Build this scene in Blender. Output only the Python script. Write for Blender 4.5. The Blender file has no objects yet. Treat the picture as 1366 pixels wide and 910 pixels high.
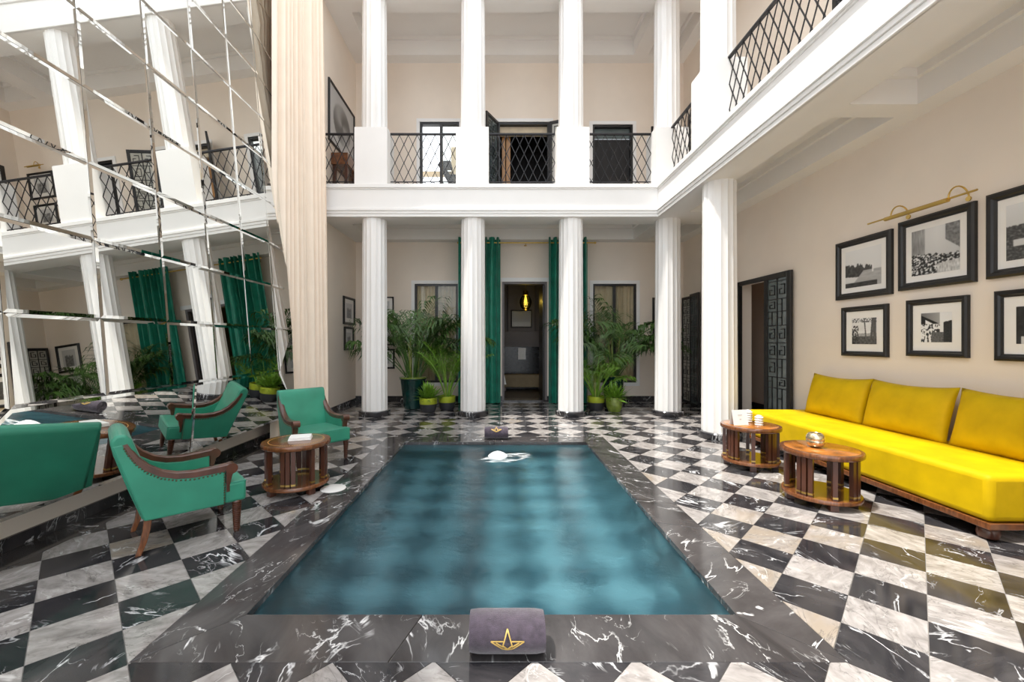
import bpy, bmesh, math, random
from mathutils import Vector, Matrix, noise
R = math.radians
random.seed(7)
scene = bpy.context.scene
C = scene.collection

# ---------------------------------------------------------------- camera, sky, sun, exposure
CAM_H = 1.4
F_PX = 560.0
cam_d = bpy.data.cameras.new('camera')
cam = bpy.data.objects.new('camera', cam_d)
C.objects.link(cam)
cam.location = (0, 0, CAM_H)
cam.rotation_euler = (R(90), 0, 0)
cam_d.sensor_width = 36.0
cam_d.lens = F_PX / 1366 * 36.0
cam_d.shift_x = 19 / 1366
cam_d.clip_start = 0.05
scene.camera = cam

world = bpy.data.worlds.new('sky')
scene.world = world
world.use_nodes = True
bg = world.node_tree.nodes['Background']
bg.inputs[0].default_value = (0.90, 0.95, 1.0, 1)
bg.inputs[1].default_value = 1.5

sun_d = bpy.data.lights.new('sun_offscreen', 'SUN')
sun_d.energy = 3.7
sun_d.angle = R(3)
sun_d.color = (1.0, 0.96, 0.88)
sun = bpy.data.objects.new('sun_offscreen', sun_d)
C.objects.link(sun)
sun.rotation_euler = Vector((0.31, 0.10, -0.94)).to_track_quat('-Z', 'Y').to_euler()
sun.location = (-3, -1, 14)

vs = scene.view_settings
vs.view_transform = 'Standard'
vs.look = 'None'
vs.exposure = 0.68
vs.gamma = 1
vs.use_curve_mapping = False
scene.cycles.use_denoising = True
scene.cycles.max_bounces = 14
scene.cycles.diffuse_bounces = 10
scene.cycles.glossy_bounces = 6
scene.cycles.transparent_max_bounces = 12
scene.cycles.sample_clamp_indirect = 6

# ---------------------------------------------------------------- materials
def s2l(c):
    return tuple((x / 255 / 12.92) if x / 255 <= 0.04045 else ((x / 255 + 0.055) / 1.055) ** 2.4 for x in c)

MATS = {}
def nodes_of(name):
    m = bpy.data.materials.new(name)
    m.use_nodes = True
    nt = m.node_tree
    return m, nt, nt.nodes['Principled BSDF']

def N(nt, typ, **kw):
    n = nt.nodes.new(typ)
    for k, v in kw.items():
        setattr(n, k, v)
    return n

def ramp(nt, fac, stops):
    r = N(nt, 'ShaderNodeValToRGB')
    el = r.color_ramp.elements
    while len(el) < len(stops):
        el.new(0.5)
    for e, (p, c) in zip(el, stops):
        e.position = p
        e.color = (c[0], c[1], c[2], 1) if not isinstance(c, (int, float)) else (c, c, c, 1)
    nt.links.new(fac, r.inputs[0])
    return r.outputs[0]

def math_n(nt, op, a, b=None):
    n = N(nt, 'ShaderNodeMath', operation=op)
    for i, x in enumerate((a, b)):
        if x is None:
            continue
        if isinstance(x, (int, float)):
            n.inputs[i].default_value = x
        else:
            nt.links.new(x, n.inputs[i])
    return n.outputs[0]

def mixc(nt, fac, a, b):
    n = N(nt, 'ShaderNodeMix', data_type='RGBA')
    for sock, x in ((n.inputs[0], fac), (n.inputs[6], a), (n.inputs[7], b)):
        if isinstance(x, (int, float)):
            sock.default_value = x
        elif isinstance(x, tuple):
            sock.default_value = (x[0], x[1], x[2], 1)
        else:
            nt.links.new(x, sock)
    return n.outputs[2]

def tex_noise(nt, vec, scale, detail=3, rough=0.5, dist=0.0):
    n = N(nt, 'ShaderNodeTexNoise')
    n.inputs['Scale'].default_value = scale
    n.inputs['Detail'].default_value = detail
    n.inputs['Roughness'].default_value = rough
    n.inputs['Distortion'].default_value = dist
    if vec is not None:
        nt.links.new(vec, n.inputs['Vector'])
    return n.outputs['Fac']

def mat(name, col, rough=0.5, metal=0.0, var=0.06, vscale=8.0, bump=0.0, bscale=60.0, sheen=0.0, coat=0.0, spec=0.5, stretch=None):
    """plain procedural material: a colour with slight cloudy variation and fine relief"""
    if name in MATS:
        return MATS[name]
    m, nt, p = nodes_of(name)
    tc = N(nt, 'ShaderNodeTexCoord').outputs['Object']
    if stretch:
        mp = N(nt, 'ShaderNodeMapping')
        mp.inputs['Scale'].default_value = stretch
        nt.links.new(tc, mp.inputs['Vector'])
        tc = mp.outputs[0]
    f = tex_noise(nt, tc, vscale, 4)
    lo = tuple(max(0, c * (1 - var)) for c in col)
    hi = tuple(min(1, c * (1 + var)) for c in col)
    nt.links.new(ramp(nt, f, [(0.3, lo), (0.7, hi)]), p.inputs['Base Color'])
    p.inputs['Roughness'].default_value = rough
    p.inputs['Metallic'].default_value = metal
    p.inputs['Specular IOR Level'].default_value = spec
    p.inputs['Sheen Weight'].default_value = sheen
    p.inputs['Sheen Roughness'].default_value = 0.4
    p.inputs['Coat Weight'].default_value = coat
    p.inputs['Coat Roughness'].default_value = 0.08
    if bump:
        b = N(nt, 'ShaderNodeBump')
        b.inputs['Strength'].default_value = bump
        b.inputs['Distance'].default_value = 0.004
        nt.links.new(tex_noise(nt, tc, bscale, 3), b.inputs['Height'])
        nt.links.new(b.outputs[0], p.inputs['Normal'])
    MATS[name] = m
    return m

def marble(name, base_lo, base_hi, vein, amount, rough=0.1, tint=None, cloud=3.0, dark=0.0):
    """polished stone; every piece takes its own cut of the veins through the object's random number"""
    if name in MATS:
        return MATS[name]
    m, nt, p = nodes_of(name)
    geo = N(nt, 'ShaderNodeNewGeometry').outputs['Position']
    oi = N(nt, 'ShaderNodeObjectInfo').outputs['Random']
    at = N(nt, 'ShaderNodeAttribute', attribute_name='cut').outputs['Fac']
    rnd = math_n(nt, 'FRACT', math_n(nt, 'ADD', oi, at))
    comb = N(nt, 'ShaderNodeCombineXYZ')
    for i, k in enumerate((37.0, 91.0, 53.0)):
        nt.links.new(math_n(nt, 'MULTIPLY', rnd, k), comb.inputs[i])
    add = N(nt, 'ShaderNodeVectorMath', operation='ADD')
    nt.links.new(geo, add.inputs[0]); nt.links.new(comb.outputs[0], add.inputs[1])
    rot = N(nt, 'ShaderNodeMapping')
    nt.links.new(add.outputs[0], rot.inputs['Vector'])
    cr = N(nt, 'ShaderNodeCombineXYZ')
    nt.links.new(math_n(nt, 'MULTIPLY', rnd, 47.0), cr.inputs[2])
    nt.links.new(cr.outputs[0], rot.inputs['Rotation'])
    st = N(nt, 'ShaderNodeMapping')
    st.inputs['Scale'].default_value = (1.0, 2.1, 1.0)
    nt.links.new(rot.outputs[0], st.inputs['Vector'])
    v = st.outputs[0]
    cl = tex_noise(nt, v, cloud, 6, 0.6, 0.6)
    base = ramp(nt, cl, [(0.3, base_lo), (0.7, base_hi)])
    if tint:
        tf = ramp(nt, rnd, [(0.90, 0.0), (0.92, 1.0)])
        tf2 = math_n(nt, 'MULTIPLY', tf, ramp(nt, tex_noise(nt, v, 4.0, 3), [(0.4, 0.2), (0.6, 0.85)]))
        base = mixc(nt, tf2, base, tint)
    def ridge(scale, width, gate_scale, gate_lo, gate_hi, dist):
        n = tex_noise(nt, v, scale, 5, 0.55, dist)
        d = math_n(nt, 'ABSOLUTE', math_n(nt, 'SUBTRACT', n, 0.5))
        line = ramp(nt, d, [(0.0, 1.0), (width, 0.0)])
        g = ramp(nt, tex_noise(nt, v, gate_scale, 3), [(gate_lo, 0.0), (gate_hi, 1.0)])
        return math_n(nt, 'MULTIPLY', line, g)
    a = ridge(1.3, 0.013, 2.3, 0.50, 0.62, 1.2)
    b = ridge(3.4, 0.010, 3.1, 0.52, 0.66, 0.8)
    vf = math_n(nt, 'MULTIPLY', math_n(nt, 'MAXIMUM', a, math_n(nt, 'MULTIPLY', b, 0.7)), amount)
    if dark:
        dk = math_n(nt, 'MULTIPLY', ridge(5.5, 0.022, 2.7, 0.42, 0.56, 1.0), dark)
        base = mixc(nt, dk, base, tuple(c * 0.35 for c in base_lo))
    nt.links.new(mixc(nt, vf, base, vein), p.inputs['Base Color'])
    p.inputs['Roughness'].default_value = rough
    p.inputs['Specular IOR Level'].default_value = 0.5
    MATS[name] = m
    return m

M_WHITE = mat('white_plaster', (0.84, 0.83, 0.82), 0.55, var=0.015, vscale=3, bump=0.05)
M_WALL = mat('cream_plaster', s2l((235, 223, 210)), 0.7, var=0.03, vscale=1.5, bump=0.08, bscale=40)
M_CEIL = mat('ceiling_paint', (0.84, 0.82, 0.80), 0.7, var=0.015, vscale=2)
M_BLACK = marble('black_marble', (0.014, 0.014, 0.017), (0.058, 0.054, 0.057), (0.85, 0.85, 0.87), 1.0, 0.09)
M_BORDER = marble('black_border_marble', (0.03, 0.027, 0.028), (0.085, 0.078, 0.079), (0.85, 0.84, 0.84), 1.0, 0.10, cloud=2.0)
M_GREY = marble('grey_marble', (0.21, 0.19, 0.182), (0.46, 0.43, 0.415), (0.78, 0.76, 0.75), 0.7, 0.09, tint=s2l((150, 137, 122)), cloud=7.0, dark=0.55)
M_GROUT = mat('grout', (0.30, 0.28, 0.26), 0.8)
M_IRON = mat('black_iron', (0.018, 0.017, 0.020), 0.42, 0.3, var=0.2)
M_BLKWOOD = mat('black_wood', (0.012, 0.011, 0.011), 0.38, var=0.2)
M_BRASS = mat('brass', (0.62, 0.43, 0.13), 0.28, 1.0, var=0.08)
M_GOLDTHREAD = mat('gold_thread', (0.62, 0.42, 0.12), 0.45, 0.35, var=0.15, vscale=60)
M_WOOD = mat('polished_walnut', (0.16, 0.055, 0.018), 0.22, var=0.45, vscale=14, coat=0.5, stretch=(1, 6, 1))
M_DKWOOD = mat('dark_walnut', (0.075, 0.024, 0.012), 0.3, var=0.4, vscale=14, coat=0.35, stretch=(1, 1, 0.2))
M_ORWOOD = mat('amber_wood', (0.36, 0.17, 0.05), 0.35, var=0.3, vscale=10, stretch=(1, 1, 0.2))
M_GREEN = mat('emerald_satin', (0.025, 0.235, 0.148), 0.42, var=0.16, vscale=4, sheen=0.12, bump=0.1, bscale=250)
M_GREENC = mat('emerald_velvet', (0.006, 0.20, 0.13), 0.5, var=0.25, vscale=5, sheen=0.35)
M_MUSTARD = mat('mustard_velvet', (0.60, 0.40, 0.0), 0.6, var=0.12, vscale=5, spec=0.2, bump=0.08, bscale=250)
M_SHEER = mat('cream_voile', s2l((246, 231, 214)), 0.8, var=0.03, vscale=4)
M_TOWEL = mat('plum_towel', (0.066, 0.051, 0.072), 0.95, var=0.3, vscale=40, bump=1.0, bscale=350, sheen=0.5)
M_PAPER = mat('white_paper', (0.85, 0.84, 0.82), 0.6, var=0.02)
M_INK = mat('grey_ink', (0.45, 0.43, 0.42), 0.6)
M_MAT = mat('mount_board', (0.86, 0.84, 0.81), 0.7, var=0.01)
M_LEAF = mat('palm_leaf', (0.045, 0.105, 0.016), 0.42, var=0.5, vscale=5)
M_LEAF2 = mat('fresh_leaf', (0.13, 0.27, 0.02), 0.45, var=0.4, vscale=6)
M_STEM = mat('palm_stem', (0.22, 0.26, 0.05), 0.5, var=0.4, vscale=6)
M_POTDK = mat('dark_green_glaze', (0.006, 0.035, 0.030), 0.15, var=0.4, vscale=6, coat=0.5)
M_POTLIME = mat('lime_glaze', (0.36, 0.42, 0.03), 0.3, var=0.12)
M_POTCHAR = mat('charcoal_glaze', (0.03, 0.03, 0.035), 0.45, var=0.15)
M_POTOLIVE = mat('olive_glaze', (0.16, 0.22, 0.03), 0.14, var=0.4, vscale=9, coat=0.6)
M_SOIL = mat('soil', (0.07, 0.025, 0.014), 0.95, var=0.5, vscale=40)
M_ROOM = mat('mauve_grey_paint', (0.17, 0.15, 0.15), 0.6, var=0.04)
M_ROOMDK = mat('black_stone', (0.012, 0.012, 0.014), 0.25, var=0.5)
M_TAN = mat('tan_leather', (0.26, 0.19, 0.10), 0.6, var=0.1)
M_BROWN = mat('brown_boards', (0.085, 0.065, 0.05), 0.4, var=0.2)
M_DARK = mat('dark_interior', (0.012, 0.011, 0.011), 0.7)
M_LINEN = mat('beige_linen', s2l((232, 214, 186)), 0.85, var=0.06)
M_CERAMIC = mat('white_ceramic', (0.85, 0.84, 0.82), 0.25, var=0.02)
M_SILVER = mat('mercury_glass', (0.72, 0.62, 0.42), 0.18, 0.9, var=0.35, vscale=45, bump=0.4, bscale=60)
M_NAIL = mat('nail_bronze', (0.12, 0.10, 0.06), 0.3, 1.0)
M_FOAM = mat('water_foam', (0.9, 0.93, 0.95), 0.3, var=0.05, vscale=40, bump=1.0, bscale=60)
M_STONE = mat('pale_stone', s2l((205, 190, 165)), 0.8, var=0.08)

def mirror_material():
    m, nt, p = nodes_of('silvered_glass')
    tc = N(nt, 'ShaderNodeTexCoord').outputs['Object']
    f = tex_noise(nt, tc, 1.2, 2)
    nt.links.new(ramp(nt, f, [(0.2, (0.80, 0.81, 0.78)), (0.8, (0.84, 0.85, 0.83))]), p.inputs['Base Color'])
    p.inputs['Metallic'].default_value = 1
    p.inputs['Roughness'].default_value = 0.0
    return m
M_MIRROR = mirror_material()

def glass_material(name, tint, ior=1.45):
    m = bpy.data.materials.new(name)
    m.use_nodes = True
    nt = m.node_tree
    nt.nodes.remove(nt.nodes['Principled BSDF'])
    out = nt.nodes['Material Output']
    tr = N(nt, 'ShaderNodeBsdfTransparent')
    tc = N(nt, 'ShaderNodeTexCoord').outputs['Object']
    nt.links.new(ramp(nt, tex_noise(nt, tc, 2.0, 2), [(0.2, tuple(c * 0.94 for c in tint)), (0.8, tint)]), tr.inputs[0])
    gl = N(nt, 'ShaderNodeBsdfGlossy')
    gl.inputs['Roughness'].default_value = 0.02
    fr = N(nt, 'ShaderNodeFresnel')
    fr.inputs[0].default_value = ior
    mx = N(nt, 'ShaderNodeMixShader')
    nt.links.new(fr.outputs[0], mx.inputs[0]); nt.links.new(tr.outputs[0], mx.inputs[1]); nt.links.new(gl.outputs[0], mx.inputs[2])
    nt.links.new(mx.outputs[0], out.inputs[0])
    return m
M_GLASS = glass_material('window_glass', (0.90, 0.91, 0.88), 1.5)
M_AMBER = glass_material('amber_glass', (0.80, 0.68, 0.16), 1.5)

def water_material():
    m = bpy.data.materials.new('pool_water')
    m.use_nodes = True
    nt = m.node_tree
    nt.nodes.remove(nt.nodes['Principled BSDF'])
    out = nt.nodes['Material Output']
    tc = N(nt, 'ShaderNodeTexCoord').outputs['Object']
    mp = N(nt, 'ShaderNodeMapping'); mp.inputs['Scale'].default_value = (1.0, 1.6, 1)
    nt.links.new(tc, mp.inputs['Vector'])
    h = math_n(nt, 'ADD', tex_noise(nt, mp.outputs[0], 3.2, 2, 0.5, 0.4), math_n(nt, 'MULTIPLY', tex_noise(nt, mp.outputs[0], 16.0, 4, 0.6, 0.8), 0.30))
    b = N(nt, 'ShaderNodeBump'); b.inputs['Strength'].default_value = 0.55; b.inputs['Distance'].default_value = 0.02
    nt.links.new(h, b.inputs['Height'])
    tr = N(nt, 'ShaderNodeBsdfTransparent'); tr.inputs['Color'].default_value = (0.58, 0.79, 0.86, 1)
    rf = N(nt, 'ShaderNodeBsdfRefraction'); rf.inputs['Color'].default_value = (0.62, 0.83, 0.90, 1); rf.inputs['IOR'].default_value = 1.33; rf.inputs['Roughness'].default_value = 0.42
    nt.links.new(b.outputs[0], rf.inputs['Normal'])
    m2 = N(nt, 'ShaderNodeMixShader'); m2.inputs[0].default_value = 0.85
    nt.links.new(tr.outputs[0], m2.inputs[1]); nt.links.new(rf.outputs[0], m2.inputs[2])
    tr = m2
    gl = N(nt, 'ShaderNodeBsdfGlossy'); gl.inputs['Roughness'].default_value = 0.14
    nt.links.new(b.outputs[0], gl.inputs['Normal'])
    fr = N(nt, 'ShaderNodeFresnel'); fr.inputs[0].default_value = 1.33
    nt.links.new(b.outputs[0], fr.inputs['Normal'])
    mx = N(nt, 'ShaderNodeMixShader')
    nt.links.new(fr.outputs[0], mx.inputs[0]); nt.links.new(tr.outputs[0], mx.inputs[1]); nt.links.new(gl.outputs[0], mx.inputs[2])
    nt.links.new(mx.outputs[0], out.inputs[0])
    return m
M_WATER = water_material()

def pool_stone():
    m, nt, p = nodes_of('pool_stone')
    tc = N(nt, 'ShaderNodeTexCoord').outputs['Object']
    mp = N(nt, 'ShaderNodeMapping'); mp.inputs['Rotation'].default_value = (0, 0, R(45))
    nt.links.new(tc, mp.inputs['Vector'])
    ck = N(nt, 'ShaderNodeTexChecker'); ck.inputs['Scale'].default_value = 1 / 0.316
    nt.links.new(mp.outputs[0], ck.inputs['Vector'])
    f = math_n(nt, 'MULTIPLY', ck.outputs['Fac'], ramp(nt, tex_noise(nt, tc, 9.0, 4), [(0.3, 0.88), (0.7, 1.0)]))
    nt.links.new(mixc(nt, f, (0.075, 0.14, 0.165), (0.36, 0.50, 0.52)), p.inputs['Base Color'])
    p.inputs['Roughness'].default_value = 0.4
    return m
M_POOL = pool_stone()

def vcol_material():
    m, nt, p = nodes_of('photo_print')
    a = N(nt, 'ShaderNodeAttribute', attribute_name='tone')
    nt.links.new(a.outputs['Color'], p.inputs['Base Color'])
    p.inputs['Roughness'].default_value = 0.35
    return m
M_PRINT = vcol_material()

def emit_material(name, col, strength):
    m, nt, p = nodes_of(name)
    p.inputs['Emission Color'].default_value = (*col, 1)
    p.inputs['Emission Strength'].default_value = strength
    return m
M_BULB = emit_material('lamp_filament', (1.0, 0.75, 0.3), 1.2)

# ---------------------------------------------------------------- mesh helpers
class MB:
    def __init__(s):
        s.v = []; s.f = []
    def add(s, vs, fs):
        n = len(s.v)
        s.v += [tuple(v) for v in vs]
        s.f += [[i + n for i in f] for f in fs]
        return s
    def box(s, x0, x1, y0, y1, z0, z1):
        return s.add([(x0, y0, z0), (x1, y0, z0), (x1, y1, z0), (x0, y1, z0), (x0, y0, z1), (x1, y0, z1), (x1, y1, z1), (x0, y1, z1)],
                     [(3, 2, 1, 0), (4, 5, 6, 7), (0, 1, 5, 4), (1, 2, 6, 5), (2, 3, 7, 6), (3, 0, 4, 7)])
    def bar(s, p, q, w, h=None, up=(0, 0, 1)):
        """rectangular bar from p to q"""
        p, q = Vector(p), Vector(q); h = h or w
        d = (q - p).normalized(); u = Vector(up)
        if abs(d.dot(u)) > 0.98: u = Vector((1, 0, 0))
        a = d.cross(u).normalized() * (w / 2); b = a.cross(d).normalized() * (h / 2)
        vs_ = [c + sx * a + sy * b for c in (p, q) for sx, sy in ((-1, -1), (1, -1), (1, 1), (-1, 1))]
        return s.add(vs_, [(0, 1, 2, 3), (7, 6, 5, 4), (0, 4, 5, 1), (1, 5, 6, 2), (2, 6, 7, 3), (3, 7, 4, 0)])
    def prism(s, pts, axis, a, b):
        """2D polygon extruded along an axis; for x the points are (y, z), for y (x, z), for z (x, y)"""
        def mk(p, t):
            return {'x': (t, p[0], p[1]), 'y': (p[0], t, p[1]), 'z': (p[0], p[1], t)}[axis]
        n = len(pts)
        vs_ = [mk(p, a) for p in pts] + [mk(p, b) for p in pts]
        fs = [tuple(range(n - 1, -1, -1)), tuple(range(n, 2 * n))] + [(i, (i + 1) % n, n + (i + 1) % n, n + i) for i in range(n)]
        return s.add(vs_, fs)
    def tube(s, path, r, n=8, cap=True, flat=1.0):
        path = [Vector(p) for p in path]; k = len(path)
        rs = r if isinstance(r, (list, tuple)) else [r] * k
        vs_ = []; u = None
        for i, p in enumerate(path):
            d = (path[min(i + 1, k - 1)] - path[max(i - 1, 0)]).normalized()
            if u is None:
                u = d.orthogonal().normalized()
            u = (u - d * u.dot(d)).normalized(); w = d.cross(u)
            for j in range(n):
                t = 2 * math.pi * j / n
                vs_.append(p + rs[i] * (math.cos(t) * u + flat * math.sin(t) * w))
        fs = [(i * n + j, i * n + (j + 1) % n, (i + 1) * n + (j + 1) % n, (i + 1) * n + j) for i in range(k - 1) for j in range(n)]
        if cap:
            fs += [tuple(range(n - 1, -1, -1)), tuple(range((k - 1) * n, k * n))]
        return s.add(vs_, fs)
    def lathe(s, prof, n=24, c=(0, 0, 0), cap=True):
        vs_ = [(c[0] + r * math.cos(2 * math.pi * j / n), c[1] + r * math.sin(2 * math.pi * j / n), c[2] + z) for r, z in prof for j in range(n)]
        k = len(prof)
        fs = [(i * n + j, i * n + (j + 1) % n, (i + 1) * n + (j + 1) % n, (i + 1) * n + j) for i in range(k - 1) for j in range(n)]
        if cap:
            fs += [tuple(range(n - 1, -1, -1)), tuple(range((k - 1) * n, k * n))]
        return s.add(vs_, fs)
    def mesh(s, name, m, smooth=False, recalc=True):
        me = bpy.data.meshes.new(name)
        me.from_pydata(s.v, [], s.f)
        if recalc:
            b = bmesh.new(); b.from_mesh(me)
            bmesh.ops.recalc_face_normals(b, faces=b.faces)
            b.to_mesh(me); b.free()
        if smooth:
            me.polygons.foreach_set('use_smooth', [True] * len(me.polygons))
            me.set_sharp_from_angle(angle=R(42))
        me.materials.append(m)
        return me
    def build(s, name, m, parent=None, smooth=False, bevel=0.0, seg=2, sub=0, recalc=True):
        o = bpy.data.objects.new(name, s.mesh(name, m, smooth, recalc))
        C.objects.link(o)
        if parent: o.parent = parent
        if bevel:
            b = o.modifiers.new('bevel', 'BEVEL'); b.width = bevel; b.segments = seg; b.limit_method = 'ANGLE'
        if sub:
            q = o.modifiers.new('sub', 'SUBSURF'); q.levels = sub; q.render_levels = sub
        return o

def use(me, name, parent=None, loc=None, rot=None):
    o = bpy.data.objects.new(name, me)
    C.objects.link(o)
    if parent: o.parent = parent
    if loc: o.location = loc
    if rot: o.rotation_euler = rot
    return o

def tag(o, label=None, cat=None, group=None, kind=None):
    if label: o['label'] = label
    if cat: o['category'] = cat
    if group: o['group'] = group
    if kind: o['kind'] = kind
    return o

def thing(name, label, cat, loc=(0, 0, 0), rz=0.0, group=None, kind=None):
    o = bpy.data.objects.new(name, None)
    o.empty_display_size = 0.1
    C.objects.link(o)
    o.location = loc; o.rotation_euler = (0, 0, rz)
    return tag(o, label, cat, group, kind)

def struct(name, mb, m, label=None, **kw):
    o = mb.build(name, m, **kw)
    o['kind'] = 'structure'
    if label: o['label'] = label
    return o

# ---------------------------------------------------------------- dimensions of the patio
XL, XR, YB, YF = -3.28, 4.29, 9.70, -3.0          # walls
PX0, PX1, PY0, PY1 = -1.285, 1.22, 2.148, 5.807   # pool
BX0, BX1, BY0, BY1 = -1.605, 1.53, 1.83, 6.13     # marble border round the pool
FX, FY = 2.94, 7.70                               # inner faces of the gallery
Z1, ZR1, Z2 = 3.68, 4.00, 4.27                    # soffit, recess, gallery floor
Z3, ZR3, ZT = 7.82, 8.22, 8.87                    # upper soffit, recess, top
COLX = [-2.33, -0.468, 1.384, 3.22]
CY = 7.95

# ---------------------------------------------------------------- floor with its tiles
fb = MB()
fb.box(XL - 6, XR + 6, YF - 14, YF, -0.067, -0.006)  # plain unseen slab behind the camera, added to block sky light from below
fb.box(XL, XR + 1.3, YF, PY0 - 0.03, -0.067, -0.006)
fb.box(XL, XR + 1.3, PY1 + 0.03, YB, -0.067, -0.006)
fb.box(XL, PX0 - 0.03, PY0 - 0.03, PY1 + 0.03, -0.067, -0.006)
fb.box(PX1 + 0.03, XR + 1.3, PY0 - 0.03, PY1 + 0.03, -0.067, -0.006)
floor = struct('floor', fb, M_GROUT, 'polished black and grey chequered marble floor round the pool')

def clip(poly, nx, ny, d):
    """keep the side nx*x + ny*y <= d"""
    out = []
    for i, p in enumerate(poly):
        q = poly[(i + 1) % len(poly)]
        a, b = nx * p[0] + ny * p[1] - d, nx * q[0] + ny * q[1] - d
        if a <= 0: out.append(p)
        if (a < 0 < b) or (b < 0 < a):
            t = a / (a - b)
            out.append((p[0] + t * (q[0] - p[0]), p[1] + t * (q[1] - p[1])))
    return out

def clipbox(poly, x0, x1, y0, y1):
    for a in ((-1, 0, -x0), (1, 0, x1), (0, -1, -y0), (0, 1, y1)):
        poly = clip(poly, *a)
        if len(poly) < 3: return []
    return poly

def parea(p):
    return abs(sum(p[i][0] * p[(i + 1) % len(p)][1] - p[(i + 1) % len(p)][0] * p[i][1] for i in range(len(p)))) / 2

STEP, STEPD = 0.4475, 0.4335
GAP = 0.0022
tiles = []
G = 0.002
for i in range(-40, 40):
    for j in range(-40, 60):
        s0 = 3.795 + j * STEP; d0 = -0.3815 + i * STEPD
        cs, cd = s0 + STEP / 2, d0 + STEPD / 2
        cx, cy = (cs + cd) / 2, (cs - cd) / 2
        if not (XL - 0.4 < cx < XR + 0.4 and 0.7 < cy < YB + 0.4): continue
        g = GAP
        corners = [((a + b) / 2, (a - b) / 2) for a, b in ((s0 + g, d0 + g), (s0 + STEP - g, d0 + g), (s0 + STEP - g, d0 + STEPD - g), (s0 + g, d0 + STEPD - g))]
        full = clipbox(corners, -3.02, XR, 0.7, YB)
        if not full: continue
        pieces = []
        for (x0, x1, y0, y1) in ((-9, 9, -9, BY0 - G), (-9, 9, BY1 + G, 20), (-9, BX0 - G, BY0 - G, BY1 + G), (BX1 + G, 9, BY0 - G, BY1 + G)):
            p = clipbox(full, x0, x1, y0, y1)
            if p and parea(p) > 2e-4: pieces.append(p)
        if not pieces: continue
        light = (i + j) % 2 == 0
        # size in the picture, for choosing which tiles are pieces of their own
        u = 664 + F_PX * cx / max(cy, 0.3); v = 455 + F_PX * CAM_H / max(cy, 0.3)
        size = sum(parea(p) for p in pieces) / max(cy, 0.3) ** 3
        if not (-80 < u < 1446 and v < 960): size *= 0.001
        hidden = (cx > 3.55 and cy < 5.6)
        if hidden: size *= 0.001
        tiles.append((size, light, pieces, cx, cy))
tiles.sort(key=lambda t: -t[0])
for k, (size, light, pieces, cx, cy) in enumerate(tiles[:300]):
    m = MB()
    for p in pieces:
        m.prism([(x - cx, y - cy) for x, y in p], 'z', -0.012, 0.0)
    o = m.build('tile', M_GREY if light else M_BLACK, floor)
    o.location = (cx, cy, random.uniform(-0.0004, 0.0004))
for light in (True, False):
    m = MB(); cuts = []
    for size, l, pieces, cx, cy in tiles[300:]:
        if l != light: continue
        r = random.random()
        for p in pieces:
            n0 = len(m.v)
            m.prism(p, 'z', -0.012, 0.0)
            cuts += [r] * (len(m.v) - n0)
    o = m.build('tile_field', M_GREY if light else M_BLACK, floor)
    a = o.data.attributes.new('cut', 'FLOAT', 'POINT')
    a.data.foreach_set('value', cuts)
    o['kind'] = 'stuff'

# border slabs round the pool, mitred at the corners, and the dark strip along the mirror wall
def slab(pts):
    o = MB().prism(pts, 'z', -0.07, 0.001).build('border_slab', M_BORDER, floor, bevel=0.002, seg=1)
    return o
g = 0.0015
def border_side(outer0, outer1, inner0, inner1, cuts):
    for a, b in zip(cuts[:-1], cuts[1:]):
        lerp = lambda p, q, t: (p[0] + (q[0] - p[0]) * t, p[1] + (q[1] - p[1]) * t)
        e = 0.0008
        slab([lerp(outer0, outer1, a + e), lerp(outer0, outer1, b - e), lerp(inner0, inner1, b - e), lerp(inner0, inner1, a + e)])
border_side((BX0, BY0), (BX1, BY0), (PX0, PY0), (PX1, PY0), [0, 0.36, 1])
border_side((BX1, BY0), (BX1, BY1), (PX1, PY0), (PX1, PY1), [0, 0.3, 0.68, 1])
border_side((BX1, BY1), (BX0, BY1), (PX1, PY1), (PX0, PY1), [0, 0.5, 1])
border_side((BX0, BY1), (BX0, BY0), (PX0, PY1), (PX0, PY0), [0, 0.33, 0.62, 1])
ys = [0.7, 1.5, 2.6, 3.7, 4.9, 6.0, 7.2, 8.4, YB - 0.02]
for a, b in zip(ys[:-1], ys[1:]):
    slab([(XL, a + g), (-3.024, a + g), (-3.024, b - g), (XL, b - g)])

# pool
pb = MB()
D = -0.62
pb.box(PX0 - 0.03, PX1 + 0.03, PY0 - 0.03, PY1 + 0.03, D - 0.05, D)
pb.box(PX0 - 0.03, PX0, PY0 - 0.03, PY1 + 0.03, D, -0.068)
pb.box(PX1, PX1 + 0.03, PY0 - 0.03, PY1 + 0.03, D, -0.068)
pb.box(PX0, PX1, PY0 - 0.03, PY0, D, -0.068)
pb.box(PX0, PX1, PY1, PY1 + 0.03, D, -0.068)
struct('pool_basin', pb, M_POOL, 'sunken rectangular pool basin lined with teal stone')
wm = MB()
nx, ny = 60, 90
WZ = -0.035
wv = []
for j in range(ny + 1):
    for i in range(nx + 1):
        x = PX0 + (PX1 - PX0) * i / nx; y = PY0 + (PY1 - PY0) * j / ny
        d = math.hypot(x - 0.03, y - 5.2)
        z = WZ + 0.006 * math.cos(d * 26) * math.exp(-d * 2.2)
        wv.append((x, y, z))
wm.add(wv, [(j * (nx + 1) + i, j * (nx + 1) + i + 1, (j + 1) * (nx + 1) + i + 1, (j + 1) * (nx + 1) + i) for j in range(ny) for i in range(nx)])
tag(wm.build('pool_water', M_WATER, smooth=True, recalc=False), 'still teal pool water filling the marble-edged basin', 'water', kind='stuff')
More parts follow.
